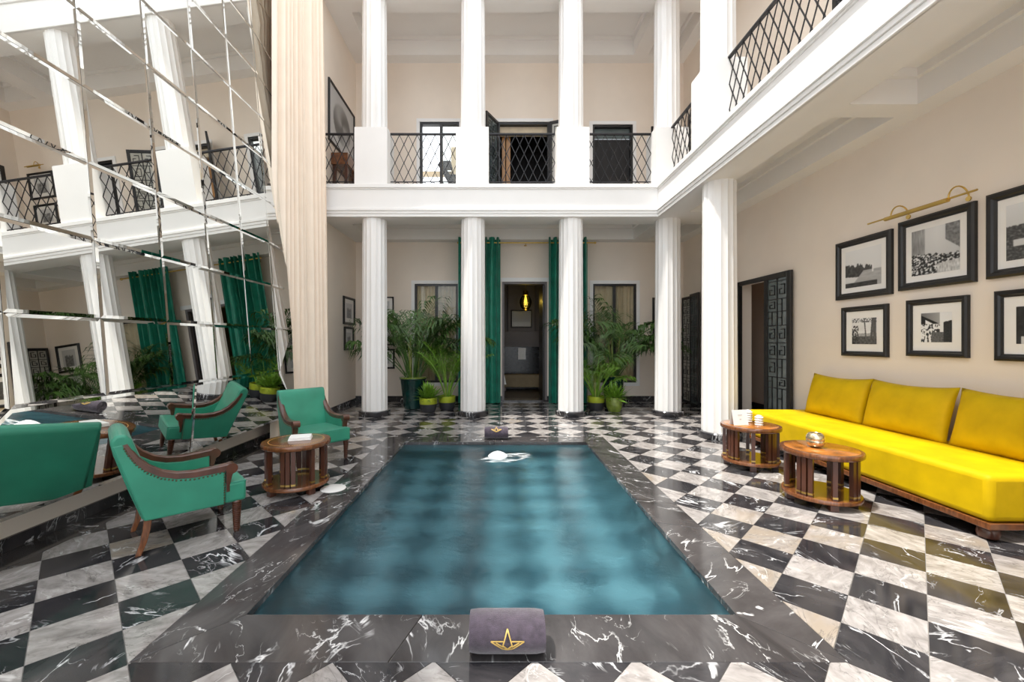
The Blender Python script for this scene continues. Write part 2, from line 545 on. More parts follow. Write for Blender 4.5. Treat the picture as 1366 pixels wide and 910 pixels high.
# bubbling jet
jet = thing('bubbling_water_jet', 'white foaming water jet bubbling up through the pool surface', 'water jet', (0.0, 5.24, WZ + 0.001))
jm = MB(); vsj = []; nr, na = 14, 40
for i in range(nr + 1):
    rr = i / nr
    for j in range(na):
        a = 2 * math.pi * j / na
        k = 1 + 0.14 * noise.noise((math.cos(a) * 1.6, math.sin(a) * 1.6, 3.1))
        r = 0.125 * rr * k
        z = 0.052 * (1 - rr ** 2) ** 1.0 + 0.010 * noise.noise((r * 60 * math.cos(a), r * 60 * math.sin(a), 0.3)) * (1 - rr)
        vsj.append((r * math.cos(a), r * math.sin(a), z + 0.004 * (1 - rr)))
jm.add(vsj, [(i * na + j, i * na + (j + 1) % na, (i + 1) * na + (j + 1) % na, (i + 1) * na + j) for i in range(nr) for j in range(na)])
jm.build('dome', M_FOAM, jet, smooth=True)
rm = MB()
for k in range(80):
    a = random.uniform(-2.3, 0.3); r = random.uniform(0.10, 0.34)
    x, y = r * math.cos(a) * 1.1, r * math.sin(a); L = random.uniform(0.03, 0.09); w = random.uniform(0.0012, 0.0035)
    rm.add([(x - L, y - w, 0.013), (x, y - 2 * w, 0.017), (x + L, y + w, 0.013), (x, y + w, 0.018)], [(0, 1, 2, 3)])
o = rm.build('splash', M_FOAM, jet); o['kind'] = 'stuff'

# ---------------------------------------------------------------- walls
# side wall behind the mirror
struct('wall_left', MB().box(XL - 0.2, XL, YF, YB + 0.2, -0.25, 9.6), M_WALL, 'cream plaster wall behind the tall mirror')
#struct('wall_front', MB().box(XL - 0.2, XR + 1.5, YF - 0.2, YF, -0.25, 9.6), M_WALL, 'cream plaster wall closing the patio')

def wall_with_holes(mb, axis, pos, thick, a0, a1, z0, z1, holes):
    """wall in the plane axis = pos (outer side pos + thick); holes are (a, b, zlo, zhi)"""
    def bx(a, b, c, d):
        if b - a < 1e-4 or d - c < 1e-4: return
        if axis == 'y': mb.box(a, b, pos, pos + thick, c, d)
        else: mb.box(pos, pos + thick, a, b, c, d)
    xs = sorted({a0, a1} | {h[0] for h in holes} | {h[1] for h in holes})
    for a, b in zip(xs[:-1], xs[1:]):
        z = z0
        for h in sorted((h for h in holes if h[0] <= a + 1e-6 and h[1] >= b - 1e-6), key=lambda h: h[2]):
            bx(a, b, z, h[2]); z = h[3]
        bx(a, b, z, z1)

DOOR = (0.10, 1.14, -0.01, 2.77)
WIN = [(-1.92, -0.92, 0.44, 2.72), (2.20, 3.20, 0.44, 2.72)]
UP = [(-1.80, -0.89, Z2, 6.46), (0.0, 1.20, Z2, 6.46), (2.19, 3.12, Z2, 6.40)]
wb = MB()
wall_with_holes(wb, 'y', YB, 0.22, XL, XR + 0.2, -0.25, 9.6, [DOOR] + WIN + UP)
struct('wall_back', wb, M_WALL, 'cream plaster wall behind the row of fluted columns')
wr = MB()
RD = (6.65, 7.46, -0.01, 2.40)
UD = (4.35, 5.35, Z2, 6.46)
wall_with_holes(wr, 'x', XR, 0.22, YF, YB, -0.25, 9.6, [RD, UD])
struct('wall_right', wr, M_WALL, 'cream plaster wall behind the mustard sofa')

# baseboards of black marble
struct('baseboard_left', MB().box(XL, XL + 0.02, YF, YB, 0, 0.09), M_BLACK)
b = MB()
for a, c in ((XL, DOOR[0]), (DOOR[1], XR)):
    b.box(a, c, YB - 0.02, YB, 0, 0.13)
struct('baseboard_back', b, M_BLACK)
b = MB()
b.box(XR - 0.02, XR, YF, RD[0], 0, 0.10); b.box(XR - 0.02, XR, RD[1], YB, 0, 0.10)
struct('baseboard_right', b, M_BLACK)
struct('door_sill', MB().box(DOOR[0], DOOR[1], YB - 0.03, YB + 0.3, 0, 0.035), M_BORDER)

# ---------------------------------------------------------------- galleries
def ceiling(name, zs, zr, ztop, label):
    m = MB()
    # slab over both arms
    m.box(XL, XR, FY + 0.02, YB, zr, ztop); m.box(FX + 0.02, XR, YF, FY + 0.02, zr, ztop)
    # beams
    m.box(XL, XR, FY + 0.02, 8.2, zs, zr); m.box(XL, XR, 9.42, YB, zs, zr)
    m.box(XL, -2.85, 8.2, 9.42, zs, zr); m.box(3.05, 3.38, 8.2, 9.42, zs, zr); m.box(4.04, XR, 8.2, 9.42, zs, zr)
    m.box(FX + 0.02, 3.38, YF, FY + 0.02, zs, zr); m.box(4.04, XR, YF, FY + 0.02, zs, zr)
    m.box(3.38, 4.04, 4.04, 4.28, zs, zr); m.box(3.38, 4.04, 7.4, FY + 0.02, zs, zr); m.box(3.38, 4.04, 0.2, 0.5, zs, zr)
    # stepped cove inside each recess
    for x0, x1, y0, y1 in ((-2.85, 3.05, 8.2, 9.42), (3.38, 4.04, 8.2, 9.42), (3.38, 4.04, 4.28, 7.4), (3.38, 4.04, 0.5, 4.04)):
        for w, h in ((0.05, 0.08),):
            m.box(x0, x1, y0, y0 + w, zr - h, zr); m.box(x0, x1, y1 - w, y1, zr - h, zr)
            m.box(x0, x0 + w, y0 + w, y1 - w, zr - h, zr); m.box(x1 - w, x1, y0 + w, y1 - w, zr - h, zr)
    return struct(name, m, M_CEIL, label)
ceiling('ceiling', Z1, ZR1, Z2, 'white coffered ceiling under the gallery floor')
ceiling('ceiling_upper', Z3, ZR3, 8.5, 'white coffered ceiling over the upper gallery')

def fascia(name, zs, label, m=M_WHITE):
    f = MB()
    for z0, z1, off in zs:
        f.box(XL, FX - off, FY - off, FY + 0.03, z0, z1)
        f.box(FX - off, FX + 0.03, YF, FY + 0.03, z0, z1)
    return struct(name, f, m, label, bevel=0.004, seg=1)
fascia('trim_1', [(Z1, 3.735, 0.004), (3.735, 3.785, 0.018), (3.785, 3.83, 0.036), (3.83, 4.18, 0.0), (4.18, 4.205, 0.014), (4.205, Z2 + 0.004, 0.036)],
       'white moulded fascia of the gallery floor')
tr2 = fascia('trim_2', [(Z3, 7.90, 0.01), (7.90, 8.34, 0.0), (8.34, 8.39, 0.03), (8.49, 8.57, 0.09), (8.57, 8.72, 0.12), (8.72, ZT, 0.16), (8.39, 8.49, 0.01)],
       'white entablature with dentils over the upper columns')
dn = MB()
x = XL + 0.03
while x < FX - 0.1:
    dn.box(x, x + 0.045, FY - 0.065, FY, 8.40, 8.48); x += 0.08
y = YF + 0.05
while y < FY - 0.1:
    dn.box(FX - 0.065, FX, y, y + 0.045, 8.40, 8.48); y += 0.08
o = dn.build('dentil_band', M_WHITE, tr2); o['kind'] = 'stuff'

# ---------------------------------------------------------------- columns
def fluted(z0, z1, r0, r1, n=16, sub=6):
    m = MB(); rings = []
    k = n * sub
    zs = [z0, z0 + 0.03, z1 - 0.03, z1]
    for zi, z in enumerate(zs):
        rr = r0 + (r1 - r0) * (z - z0) / (z1 - z0)
        for j in range(k):
            t = (j % sub) / sub
            depth = 0.05 * math.sin(math.pi * t) ** 0.8 if t > 0 else 0.0
            a = 2 * math.pi * j / k
            q = rr * (1 - depth)
            rings.append((q * math.cos(a), q * math.sin(a), z))
    fs = [(i * k + j, i * k + (j + 1) % k, (i + 1) * k + (j + 1) % k, (i + 1) * k + j) for i in range(len(zs) - 1) for j in range(k)]
    fs += [tuple(range(k - 1, -1, -1)), tuple(range((len(zs) - 1) * k, len(zs) * k))]
    return m.add(rings, fs).mesh('shaft', M_WHITE)
ME_SHAFT = fluted(0.095, Z1 + 0.01, 0.238, 0.222)
ME_SHAFT2 = fluted(5.33 - Z2, Z3 + 0.01 - Z2, 0.236, 0.222)
ME_BASE = MB().lathe([(0.285, 0.0), (0.292, 0.012), (0.292, 0.085), (0.280, 0.098), (0.2, 0.098)], 48).mesh('base', M_BLACK, smooth=True)
ME_PLINTH = MB().box(-0.30, 0.30, -0.25, 0.25, 0, 1.06).mesh('plinth', M_WHITE)
GC = [((COLX[0], CY), 'white fluted ground-floor column between the small wall photographs and the dark-potted palm'),
      ((COLX[1], CY), 'white fluted ground-floor column partly hiding the green curtain beside the lime-banded areca pot and bush'),
      ((COLX[2], CY), 'white fluted ground-floor column partly hiding the green curtain beside the olive glazed pot'),
      ((COLX[3], CY), 'white fluted ground-floor column at the corner where the two galleries meet'),
      ((3.22, 6.10), 'white fluted ground-floor column beside the side table with the tent card'),
      ((3.22, 2.13), 'white fluted ground-floor column at the sofa end under the hillside-town photograph')]
for (x, y), lab in GC:
    c = thing('fluted_column', lab, 'column', (x, y, 0), 0, 'ground-floor fluted columns', 'structure')
    use(ME_SHAFT, 'shaft', c); use(ME_BASE, 'base', c)
UC = [((COLX[0], CY), 0, 'white fluted gallery column on a square plinth beside the round-motif picture'),
      ((COLX[1], CY), 0, 'white fluted gallery column on a square plinth between the stair door and the open double door'),
      ((COLX[2], CY), 0, 'white fluted gallery column on a square plinth between the open double door and the plain dark doorway'),
      ((3.20, CY), 0, 'white fluted gallery column on a square plinth at the inner corner of the gallery'),
      ((3.20, 6.10), 90, 'white fluted gallery column on a square plinth above the tent-card table'),
      ((3.20, 2.13), 90, 'white fluted gallery column on a square plinth above the hillside-town photograph')]
for (x, y), a, lab in UC:
    c = thing('gallery_column', lab, 'column', (x, y, Z2), R(a), 'upper gallery columns', 'structure')
    use(ME_PLINTH, 'plinth', c); use(ME_SHAFT2, 'shaft', c)

# ---------------------------------------------------------------- railings
def zig(sgn, p, steps, h0, dh):
    m = MB()
    pts = [(sgn * (-1) ** k * p / 2, 0, h0 + k * dh) for k in range(steps + 1)]
    for a, c in zip(pts[:-1], pts[1:]):
        m.bar(a, c, 0.011, 0.011, up=(0, 1, 0))
    for q in pts[1:-1]:
        m.lathe([(0.0, -0.012), (0.013, 0.0), (0.0, 0.012)], 6, q, cap=False)
    return m.mesh('zigzag_bar', M_IRON)
ME_ARCH = {}
def railing(x, y, z, L, rz, lab):
    t = thing('railing', lab, 'railing', (x, y, z), rz, 'black iron gallery railings')
    MB().box(0, L, -0.024, 0.024, 1.03, 1.062).build('handrail', M_IRON, t, bevel=0.006)
    MB().box(0, L, -0.007, 0.007, 0.135, 0.150).build('lower_rail', M_IRON, t)
    n = max(4, round(L / 0.0845)); p = L / n
    dh = (1.03 - 0.15) / 5
    me = [zig(s, p, 5, 0.15, dh) for s in (1, -1)]
    for i in range(n):
        use(me[i % 2], 'zigzag_bar', t, ((i + 0.5) * p, 0, 0))
    am = MB()
    pts = [(0.88 * p * math.cos(a), 0, 0.005 + 0.13 * math.sin(a)) for a in [math.pi * k / 10 for k in range(11)]]
    am.tube(pts, 0.0065, 5)
    ame = am.mesh('arch', M_IRON)
    for i in range(n // 2):
        use(ame, 'arch', t, ((2 * i + 1 + (n % 2) / 2) * p, 0, 0))
RZ = Z2
railing(XL, CY, RZ, COLX[0] - 0.30 - XL, 0, 'short black iron lattice railing between the curtain wall and the round-motif picture column')
railing(COLX[0] + 0.3, CY, RZ, COLX[1] - COLX[0] - 0.6, 0, 'black iron lattice railing in front of the stair door')
railing(COLX[1] + 0.3, CY, RZ, COLX[2] - COLX[1] - 0.6, 0, 'black iron lattice railing in front of the open double door')
railing(COLX[2] + 0.3, CY, RZ, 2.90 - COLX[2] - 0.3, 0, 'black iron lattice railing in front of the plain dark doorway')
railing(3.20, 6.40, RZ, 1.30, R(90), 'short black iron lattice railing between the corner plinth and the side gallery plinth')
railing(3.20, 2.43, RZ, 3.37, R(90), 'long black iron lattice railing over the sofa side of the patio')

# ---------------------------------------------------------------- big faceted mirror
mir = thing('faceted_wall_mirror', 'huge leaning wall mirror of many square panes opposite the mustard sofa', 'mirror', (0, 0, 0))
def fx(z, y=4.0): return -2.823 - 0.0798 * (z - 1.007) - 0.013 * (y - 4.0)
def pane(c):
    """four corners, counter-clockwise seen from the room; raised flat centre with a ground edge all round"""
    c = [Vector(p) for p in c]
    n = (c[1] - c[0]).cross(c[3] - c[0]).normalized()
    if n.x < 0: n = -n
    cen = sum(c, Vector()) / 4
    inn = []
    for i in range(4):
        a, b_, d = c[i], c[(i + 1) % 4], c[i - 1]
        e1 = (b_ - a).normalized(); e2 = (d - a).normalized()
        k = 0.024 / max(0.25, e1.cross(e2).length)
        inn.append(a + (e1 + e2) * k + n * 0.0030)
    edge = [p + (cen - p).normalized() * 0.002 for p in c]
    back = [p - n * 0.006 for p in edge]
    m = MB().add(edge + inn + back, [(4, 5, 6, 7)] + [(i, (i + 1) % 4, 4 + (i + 1) % 4, 4 + i) for i in range(4)] + [(8 + i, 8 + (i + 1) % 4, (i + 1) % 4, i) for i in range(4)])
    return m.build('mirror_pane', M_MIRROR, mir)
ye = [2.412, 3.015, 3.628, 4.241, 4.849, 5.457]
ze = [1.007 + 0.557 * i for i in range(12)]
for z0, z1 in zip(ze[:-1], ze[1:]):
    for y0, y1 in zip(ye[:-1], ye[1:]):
        pane([(fx(z0, y0), y0, z0), (fx(z0, y1), y1, z0), (fx(z1, y1), y1, z1), (fx(z1, y0), y0, z1)])
REC = 0.077
Yo, Yi, ZB = 6.07, 1.80, 0.36
for i, (z0, z1) in enumerate(zip(ze[:-1], ze[1:])):
    zb = ZB if i == 0 else z0
    xo = (lambda z, y: max(fx(max(z, 1.007), y) - REC, XL + 0.012))
    pane([(fx(z0, 5.457), 5.457, z0), (xo(zb, Yo), Yo, zb), (xo(z1, Yo), Yo, z1), (fx(z1, 5.457), 5.457, z1)])
    pane([(xo(zb, Yi), Yi, zb), (fx(z0, 2.412), 2.412, z0), (fx(z1, 2.412), 2.412, z1), (xo(z1, Yi), Yi, z1)])
xb = lambda y: fx(1.007, y) - 0.045
pane([(xb(Yi), Yi, ZB), (xb(3.914), 3.914, ZB), (fx(1.007, 3.914), 3.914, 1.007), (fx(1.007, 2.412), 2.412, 1.007)])
pane([(xb(3.914), 3.914, ZB), (xb(Yo), Yo, ZB), (fx(1.007, 5.457), 5.457, 1.007), (fx(1.007, 3.914), 3.914, 1.007)])
zt = 4.4
MB().add([(-2.99, Yi, ZB), (-2.99, Yo, ZB), (-3.23, Yo, zt), (-3.23, Yi, zt),
          (XL - 0.07, Yi, ZB), (XL - 0.07, Yo, ZB), (XL - 0.07, Yo, zt), (XL - 0.07, Yi, zt)],
         [(0, 1, 2, 3), (7, 6, 5, 4), (0, 4, 5, 1), (1, 5, 6, 2), (2, 6, 7, 3), (3, 7, 4, 0)]).build('backing', M_DARK, mir)

# ---------------------------------------------------------------- curtains
def drape(name, lab, cat, m, p0, p1, z0, z1, folds, amp, normal, top_scale=1.0, group=None, parent=None, seed=1, flare=0.0):
    """hanging cloth from p0 to p1 (xy) with folds; normal is the xy direction the folds bulge to"""
    rnd = random.Random(seed)
    nu, nv = folds * 10, 14
    mb = MB(); vs_ = []
    ph = [rnd.uniform(-0.5, 0.5) for _ in range(folds + 2)]
    aw = [rnd.uniform(0.65, 1.2) for _ in range(folds + 2)]
    for side in (0, 1):
        for j in range(nv + 1):
            t = j / nv; z = z0 + (z1 - z0) * t
            sc = 1 + (top_scale - 1) * t
            for i in range(nu + 1):
                u = i / nu
                k = int(u * folds); kk = min(k, folds)
                fr = u * folds - k
                w = aw[kk] * (1 - fr) + aw[kk + 1] * fr
                sw = math.sin(2 * math.pi * (u * folds + 0.30 * math.sin(u * 9 + seed) + 0.16 * math.sin(u * 23 + 2 * seed)) + 0.5 * math.sin(3 * t + ph[kk])) * amp * w * (1 - 0.25 * (1 - t))
                uu = u * sc
                x = p0[0] + (p1[0] - p0[0]) * uu + normal[0] * (sw + side * 0.006)
                y = p0[1] + (p1[1] - p0[1]) * uu + normal[1] * (sw + side * 0.006)
                vs_.append((x, y, z))
    S = (nu + 1) * (nv + 1)
    q = lambda j, i: j * (nu + 1) + i
    fs = [(q(j, i), q(j, i + 1), q(j + 1, i + 1), q(j + 1, i)) for j in range(nv) for i in range(nu)]
    fs += [tuple(S + a for a in reversed(f)) for f in fs]
    for i in range(nu):
        fs += [(q(0, i), S + q(0, i), S + q(0, i + 1), q(0, i + 1)), (q(nv, i + 1), S + q(nv, i + 1), S + q(nv, i), q(nv, i))]
    for j in range(nv):
        fs += [(q(j + 1, 0), S + q(j + 1, 0), S + q(j, 0), q(j, 0)), (q(j, nu), S + q(j, nu), S + q(j + 1, nu), q(j + 1, nu))]
    mb.add(vs_, fs)
    return tag(mb.build(name, m, parent, smooth=True), lab, cat, group)
drape('sheer_curtain', 'tall cream voile curtain hanging beside the edge of the faceted mirror', 'curtain', M_SHEER, (-3.10, 5.75), (-3.10, 7.62), 0.02, 8.3, 11, 0.075, (1, 0), 0.80, seed=4)
drape('green_curtain', 'emerald velvet curtain hanging on the areca and bush side of the doorway', 'curtain', M_GREENC, (-0.88, 9.40), (0.06, 9.40), 0.012, 3.72, 9, 0.062, (0, -1), 1.0, 'emerald doorway curtains', seed=2)
drape('green_curtain', 'emerald velvet curtain hanging on the olive-pot side of the doorway', 'curtain', M_GREENC, (1.14, 9.40), (2.02, 9.40), 0.012, 3.72, 9, 0.062, (0, -1), 1.0, 'emerald doorway curtains', seed=3)
rod = thing('curtain_rod', 'thin brass curtain rod over the back doorway', 'curtain rod', (0.64, 9.40, 3.60))
MB().tube([(-1.50, 0, 0), (1.52, 0, 0)], 0.016, 10).build('pole', M_BRASS, rod, smooth=True)
for sx in (-1.52, 1.54):
    MB().lathe([(0.0, -0.03), (0.026, -0.015), (0.03, 0.0), (0.026, 0.015), (0.0, 0.03)], 12, (sx, 0, 0), cap=False).build('finial', M_BRASS, rod, smooth=True)
for sx in (-1.35, 0.0, 1.38):
    m = MB().tube([(sx, 0, 0), (sx, 0.30, 0)], 0.010, 8); m.lathe([(0.03, 0.0), (0.03, 0.02)], 12, (sx, 0.28, -0.01))
    m.build('bracket', M_BRASS, rod)

# ---------------------------------------------------------------- doors and windows
def frame_bars(mb, x0, x1, z0, z1, w, y0, y1, sides='lrtb'):
    if 'l' in sides: mb.box(x0, x0 + w, y0, y1, z0, z1)
    if 'r' in sides: mb.box(x1 - w, x1, y0, y1, z0, z1)
    if 't' in sides: mb.box(x0 + w, x1 - w, y0, y1, z1 - w, z1)
    if 'b' in sides: mb.box(x0 + w, x1 - w, y0, y1, z0, z0 + w)
for k, (x0, x1, z0, z1) in enumerate(WIN):
    w = thing('window_%d' % (k + 1), ['tall two-pane black-framed window behind the dark-potted palm', 'tall two-pane black-framed window behind the olive glazed pot'][k], None, (0, 0, 0), kind='structure')
    m = MB(); frame_bars(m, x0 - 0.075, x1 + 0.075, z0 - 0.075, z1 + 0.075, 0.075, YB - 0.02, YB + 0.01); m.build('window_trim', M_WHITE, w)
    m = MB(); frame_bars(m, x0, x1, z0, z1, 0.045, YB + 0.01, YB + 0.07); m.build('window_frame', M_BLKWOOD, w)
    xm = (x0 + x1) / 2
    MB().box(xm - 0.03, xm + 0.03, YB + 0.005, YB + 0.07, z0 + 0.045, z1 - 0.045).build('mullion', M_BLKWOOD, w)
    for a, c in ((x0 + 0.04, xm - 0.028), (xm + 0.028, x1 - 0.04)):
        MB().box(a, c, YB + 0.035, YB + 0.041, z0 + 0.04, z1 - 0.04).build('pane', M_GLASS, w)
    # linen curtains behind the panes
    drape('linen_curtain', ['beige linen curtain behind the window with the dark-potted palm', 'beige linen curtain behind the window with the olive glazed pot'][k], 'curtain', M_LINEN,
          (x0 - 0.02, YB + 0.16), (x1 + 0.02, YB + 0.16), 0.3, 2.85, 9, 0.03, (0, -1), 1, 'linen window curtains', seed=11 + k)

# room behind the doorway
rb = MB()
RX0, RX1, RY1, RZT = -2.3, 3.6, 12.55, 3.2
rb.box(RX0, RX1, YB + 0.22, RY1 + 0.1, RZT, RZT + 0.1)
rb.box(RX0 - 0.1, RX0, YB + 0.22, RY1 + 0.1, -0.1, RZT)
rb.box(RX1, RX1 + 0.1, YB + 0.22, RY1 + 0.1, -0.1, RZT)
rb.box(RX0, RX1, RY1, RY1 + 0.1, -0.1, RZT)
struct('wall_room', rb, M_ROOM, 'mauve-grey walls of the room behind the doorway')
struct('floor_room', MB().box(RX0, RX1, YB + 0.22, RY1, -0.1, 0.0), M_BROWN, 'brown board floor of the room behind the doorway')
fp = thing('fireplace', 'mauve-grey chimney piece with a black stone opening seen through the doorway', 'fireplace', (0.70, RY1, 0))
MB().box(-0.56, 0.56, -0.30, 0, 1.23, 1.68).build('mantel', M_ROOM, fp, bevel=0.01)
MB().box(-0.60, 0.60, -0.34, 0, 1.36, 1.40).build('shelf', M_ROOM, fp)
MB().box(-0.40, 0.40, -0.16, 0, 1.68, RZT).build('chimney_breast', M_ROOM, fp, bevel=0.01)
MB().box(-0.56, 0.56, -0.22, 0, 0.0, 1.23).build('stone_panel', M_ROOMDK, fp)
bn = thing('bench', 'low tan upholstered bench in front of the black chimney stone', 'bench', (0.70, 12.0, 0))
MB().box(-0.56, 0.56, -0.22, 0.22, 0.10, 0.45).build('seat', M_TAN, bn, bevel=0.02)
for sx in (-0.5, 0.5):
    MB().box(sx - 0.03, sx + 0.03, -0.2, 0.2, 0, 0.10).build('leg', M_DKWOOD, bn)
note = MB().box(0.60, 0.82, 12.31, 12.33, 0.86, 1.20); tag(note.build('notice_sheet', M_PAPER), 'white paper sheet on the black chimney stone', 'paper')
tb = thing('dining_table', 'cloth-covered table just inside the doorway, edge behind the green curtain', 'table', (-0.12, 10.55, 0))
MB().box(-0.36, 0.22, -0.3, 0.3, 0.70, 0.74).build('tabletop', M_DKWOOD, tb)
for sx in (-0.32, 0.10):
    for sy in (-0.22, 0.22):
        MB().box(sx - 0.02, sx + 0.02, sy - 0.02, sy + 0.02, 0, 0.70).build('leg', M_DKWOOD, tb)
cl = MB().add([(-0.49, 10.24, 0.745), (0.12, 10.24, 0.745), (0.12, 10.86, 0.745), (-0.49, 10.86, 0.745), (0.21, 10.22, 0.34), (0.14, 10.86, 0.62), (-0.46, 10.225, 0.45), (-0.49, 10.24, 0.752), (0.12, 10.24, 0.752)],
              [(0, 1, 2, 3), (1, 4, 5, 2), (0, 6, 4, 1)])
o = cl.build('tablecloth', M_PAPER); o.modifiers.new('thick', 'SOLIDIFY').thickness = 0.006
tag(o, 'white cloth with a hanging corner over the table inside the doorway', 'tablecloth')
lamp = thing('pendant_lamp', 'amber glass pendant lamp hanging inside the back doorway', 'lamp', (0.73, 11.0, RZT))
MB().tube([(0, 0, 0), (0, 0, -0.50)], 0.006, 6).build('cord', M_BRASS, lamp)
MB().lathe([(0.06, 0.0), (0.06, -0.02), (0.0, -0.02)], 16).build('ceiling_rose', M_BRASS, lamp)
MB().lathe([(0.055, -0.48), (0.065, -0.50), (0.065, -0.58), (0.075, -0.60), (0.06, -0.61)], 20).build('cap', M_BRASS, lamp, smooth=True)
MB().lathe([(0.065, -0.60), (0.11, -0.64), (0.155, -0.73), (0.16, -0.80), (0.13, -0.91), (0.07, -0.98), (0.02, -1.0)], 28).build('globe', M_AMBER, lamp, smooth=True)
MB().lathe([(0.012, -0.61), (0.03, -0.68), (0.035, -0.76), (0.022, -0.85), (0.004, -0.87)], 14).build('bulb', M_BULB, lamp, smooth=True)
pl_d = bpy.data.lights.new('pendant_light', 'POINT'); pl_d.energy = 4; pl_d.color = (1, 0.82, 0.5); pl_d.shadow_soft_size = 0.06
pl = bpy.data.objects.new('pendant_light', pl_d); C.objects.link(pl); pl.parent = lamp; pl.location = (0, 0, -0.76)

d1 = thing('door_1', 'open back doorway with white lintel and dark jambs between the green curtains', None, kind='structure')
MB().box(DOOR[0] - 0.08, DOOR[1] + 0.08, YB - 0.02, YB + 0.01, DOOR[3], DOOR[3] + 0.09).build('lintel_trim', M_WHITE, d1)
m = MB(); frame_bars(m, DOOR[0], DOOR[1], 0.035, DOOR[3], 0.05, YB + 0.01, YB + 0.20, 'lrt'); m.build('door_frame', M_ROOM, d1)
MB().box(DOOR[1] - 0.09, DOOR[1] - 0.05, YB + 0.1, YB + 1.0, 0.04, DOOR[3] - 0.06).build('door_leaf', M_BLKWOOD, d1)

# lattice-glazed door leaf: black stiles, frosted pane, meander bars
M_FROST = mat('frosted_glass', (0.50, 0.49, 0.44), 0.12, var=0.12, vscale=3)
M_FROSTDK = mat('dim_glass', (0.10, 0.125, 0.125), 0.08, var=0.2, vscale=3)
def meander(mb, x0, x1, z0, z1, w, y0, y1, seed):
    """stacked square key motifs joined by short links"""
    rnd = random.Random(seed)
    W = x1 - x0; z = z0
    mb.box(x0 + W * 0.48, x0 + W * 0.52, y0, y1, z0, z1)
    while z < z1 - 0.06:
        h = min(rnd.uniform(0.16, 0.34), z1 - z)
        for a, c in ((x0, x0 + W * 0.48), (x0 + W * 0.52, x1)):
            q = rnd.random()
            ww = c - a
            mb.box(a, c, y0, y1, z + h - w, z + h)
            if q < 0.7:
                ix0, ix1, iz0, iz1 = a + ww * 0.22, c - ww * 0.18, z + h * 0.22, z + h * 0.78
                mb.box(ix0, ix1, y0, y1, iz0, iz0 + w); mb.box(ix0, ix0 + w, y0, y1, iz0, iz1)
                mb.box(ix0, ix1 - ww * 0.15, y0, y1, iz1 - w, iz1)
                mb.box(ix1 - w, ix1, y0, y1, iz0, iz0 + (iz1 - iz0) * 0.55)
                mb.box((ix0 + ix1) / 2, ix1, y0, y1, iz0 + (iz1 - iz0) * 0.5, iz0 + (iz1 - iz0) * 0.5 + w)
            else:
                mb.box(a + ww * 0.5, a + ww * 0.5 + w, y0, y1, z, z + h)
                mb.box(a + ww * 0.5, c, y0, y1, z + h * 0.5, z + h * 0.5 + w)
        z += h
def lattice_leaf(parent, w, h, loc, rz, name='door_leaf', glass=None, seed=1, stile=0.07):
    """leaf in local x (width) and z, thickness along y; the frame is the part, pane and bars its sub-parts"""
    m = MB(); frame_bars(m, 0, w, 0.02, h, stile, -0.022, 0.022)
    f = m.build(name, M_BLKWOOD, parent, bevel=0.004, seg=1)
    f.location = loc; f.rotation_euler = (0, 0, rz)
    MB().box(stile - 0.01, w - stile + 0.01, -0.005, 0.005, 0.05, h - stile + 0.01).build('pane', glass or M_FROST, f)
    m = MB(); meander(m, stile, w - stile, 0.09, h - stile, 0.012, -0.014, 0.014, seed)
    m.build('lattice', M_IRON, f)
    return f

# side doorway by the sofa
d2 = thing('door_2', 'black-framed side doorway with its lattice-glazed leaf folded open beside the sofa', None, kind='structure')
m = MB()
m.box(XR - 0.03, XR + 0.025, RD[0] - 0.02, RD[0] + 0.05, 0, RD[3] + 0.04); m.box(XR - 0.03, XR + 0.025, RD[1] - 0.05, RD[1] + 0.02, 0, RD[3] + 0.04)
m.box(XR - 0.03, XR + 0.025, RD[0], RD[1], RD[3] - 0.03, RD[3] + 0.04)
m.build('door_frame', M_BLKWOOD, d2)
lattice_leaf(d2, 0.60, 2.43, (XR - 0.055, 6.05, 0), R(90), glass=M_FROSTDK, seed=5, stile=0.085)
hb = MB()
hb.box(XR + 1.12, XR + 1.22, 5.8, 9.8, -0.1, 3.2); hb.box(XR + 0.22, XR + 1.2, 9.6, 9.7, -0.1, 3.2); hb.box(XR + 0.22, XR + 1.2, 5.8, 5.9, -0.1, 3.2)
hb.box(XR + 0.22, XR + 1.2, 5.8, 9.8, 3.0, 3.1)
struct('wall_corridor', hb, M_WALL, 'beige corridor wall seen through the side doorway')
struct('baseboard_corridor', MB().box(XR + 1.10, XR + 1.12, 5.9, 9.6, 0, 0.11), M_BLACK)
struct('floor_corridor', MB().box(XR + 0.0, XR + 1.2, 5.9, 9.6, -0.05, -0.002), M_BORDER)
# pair of lattice doors in the far corner
d3 = thing('door_3', 'pair of black lattice-glazed doors in the far corner behind the columns', None, kind='structure')
lattice_leaf(d3, 0.46, 2.39, (XR - 0.035, 9.20, 0), R(90), seed=8, stile=0.05)
lattice_leaf(d3, 0.46, 2.42, (XR - 0.10, 8.74, 0), R(86), glass=M_FROSTDK, seed=9, stile=0.05)

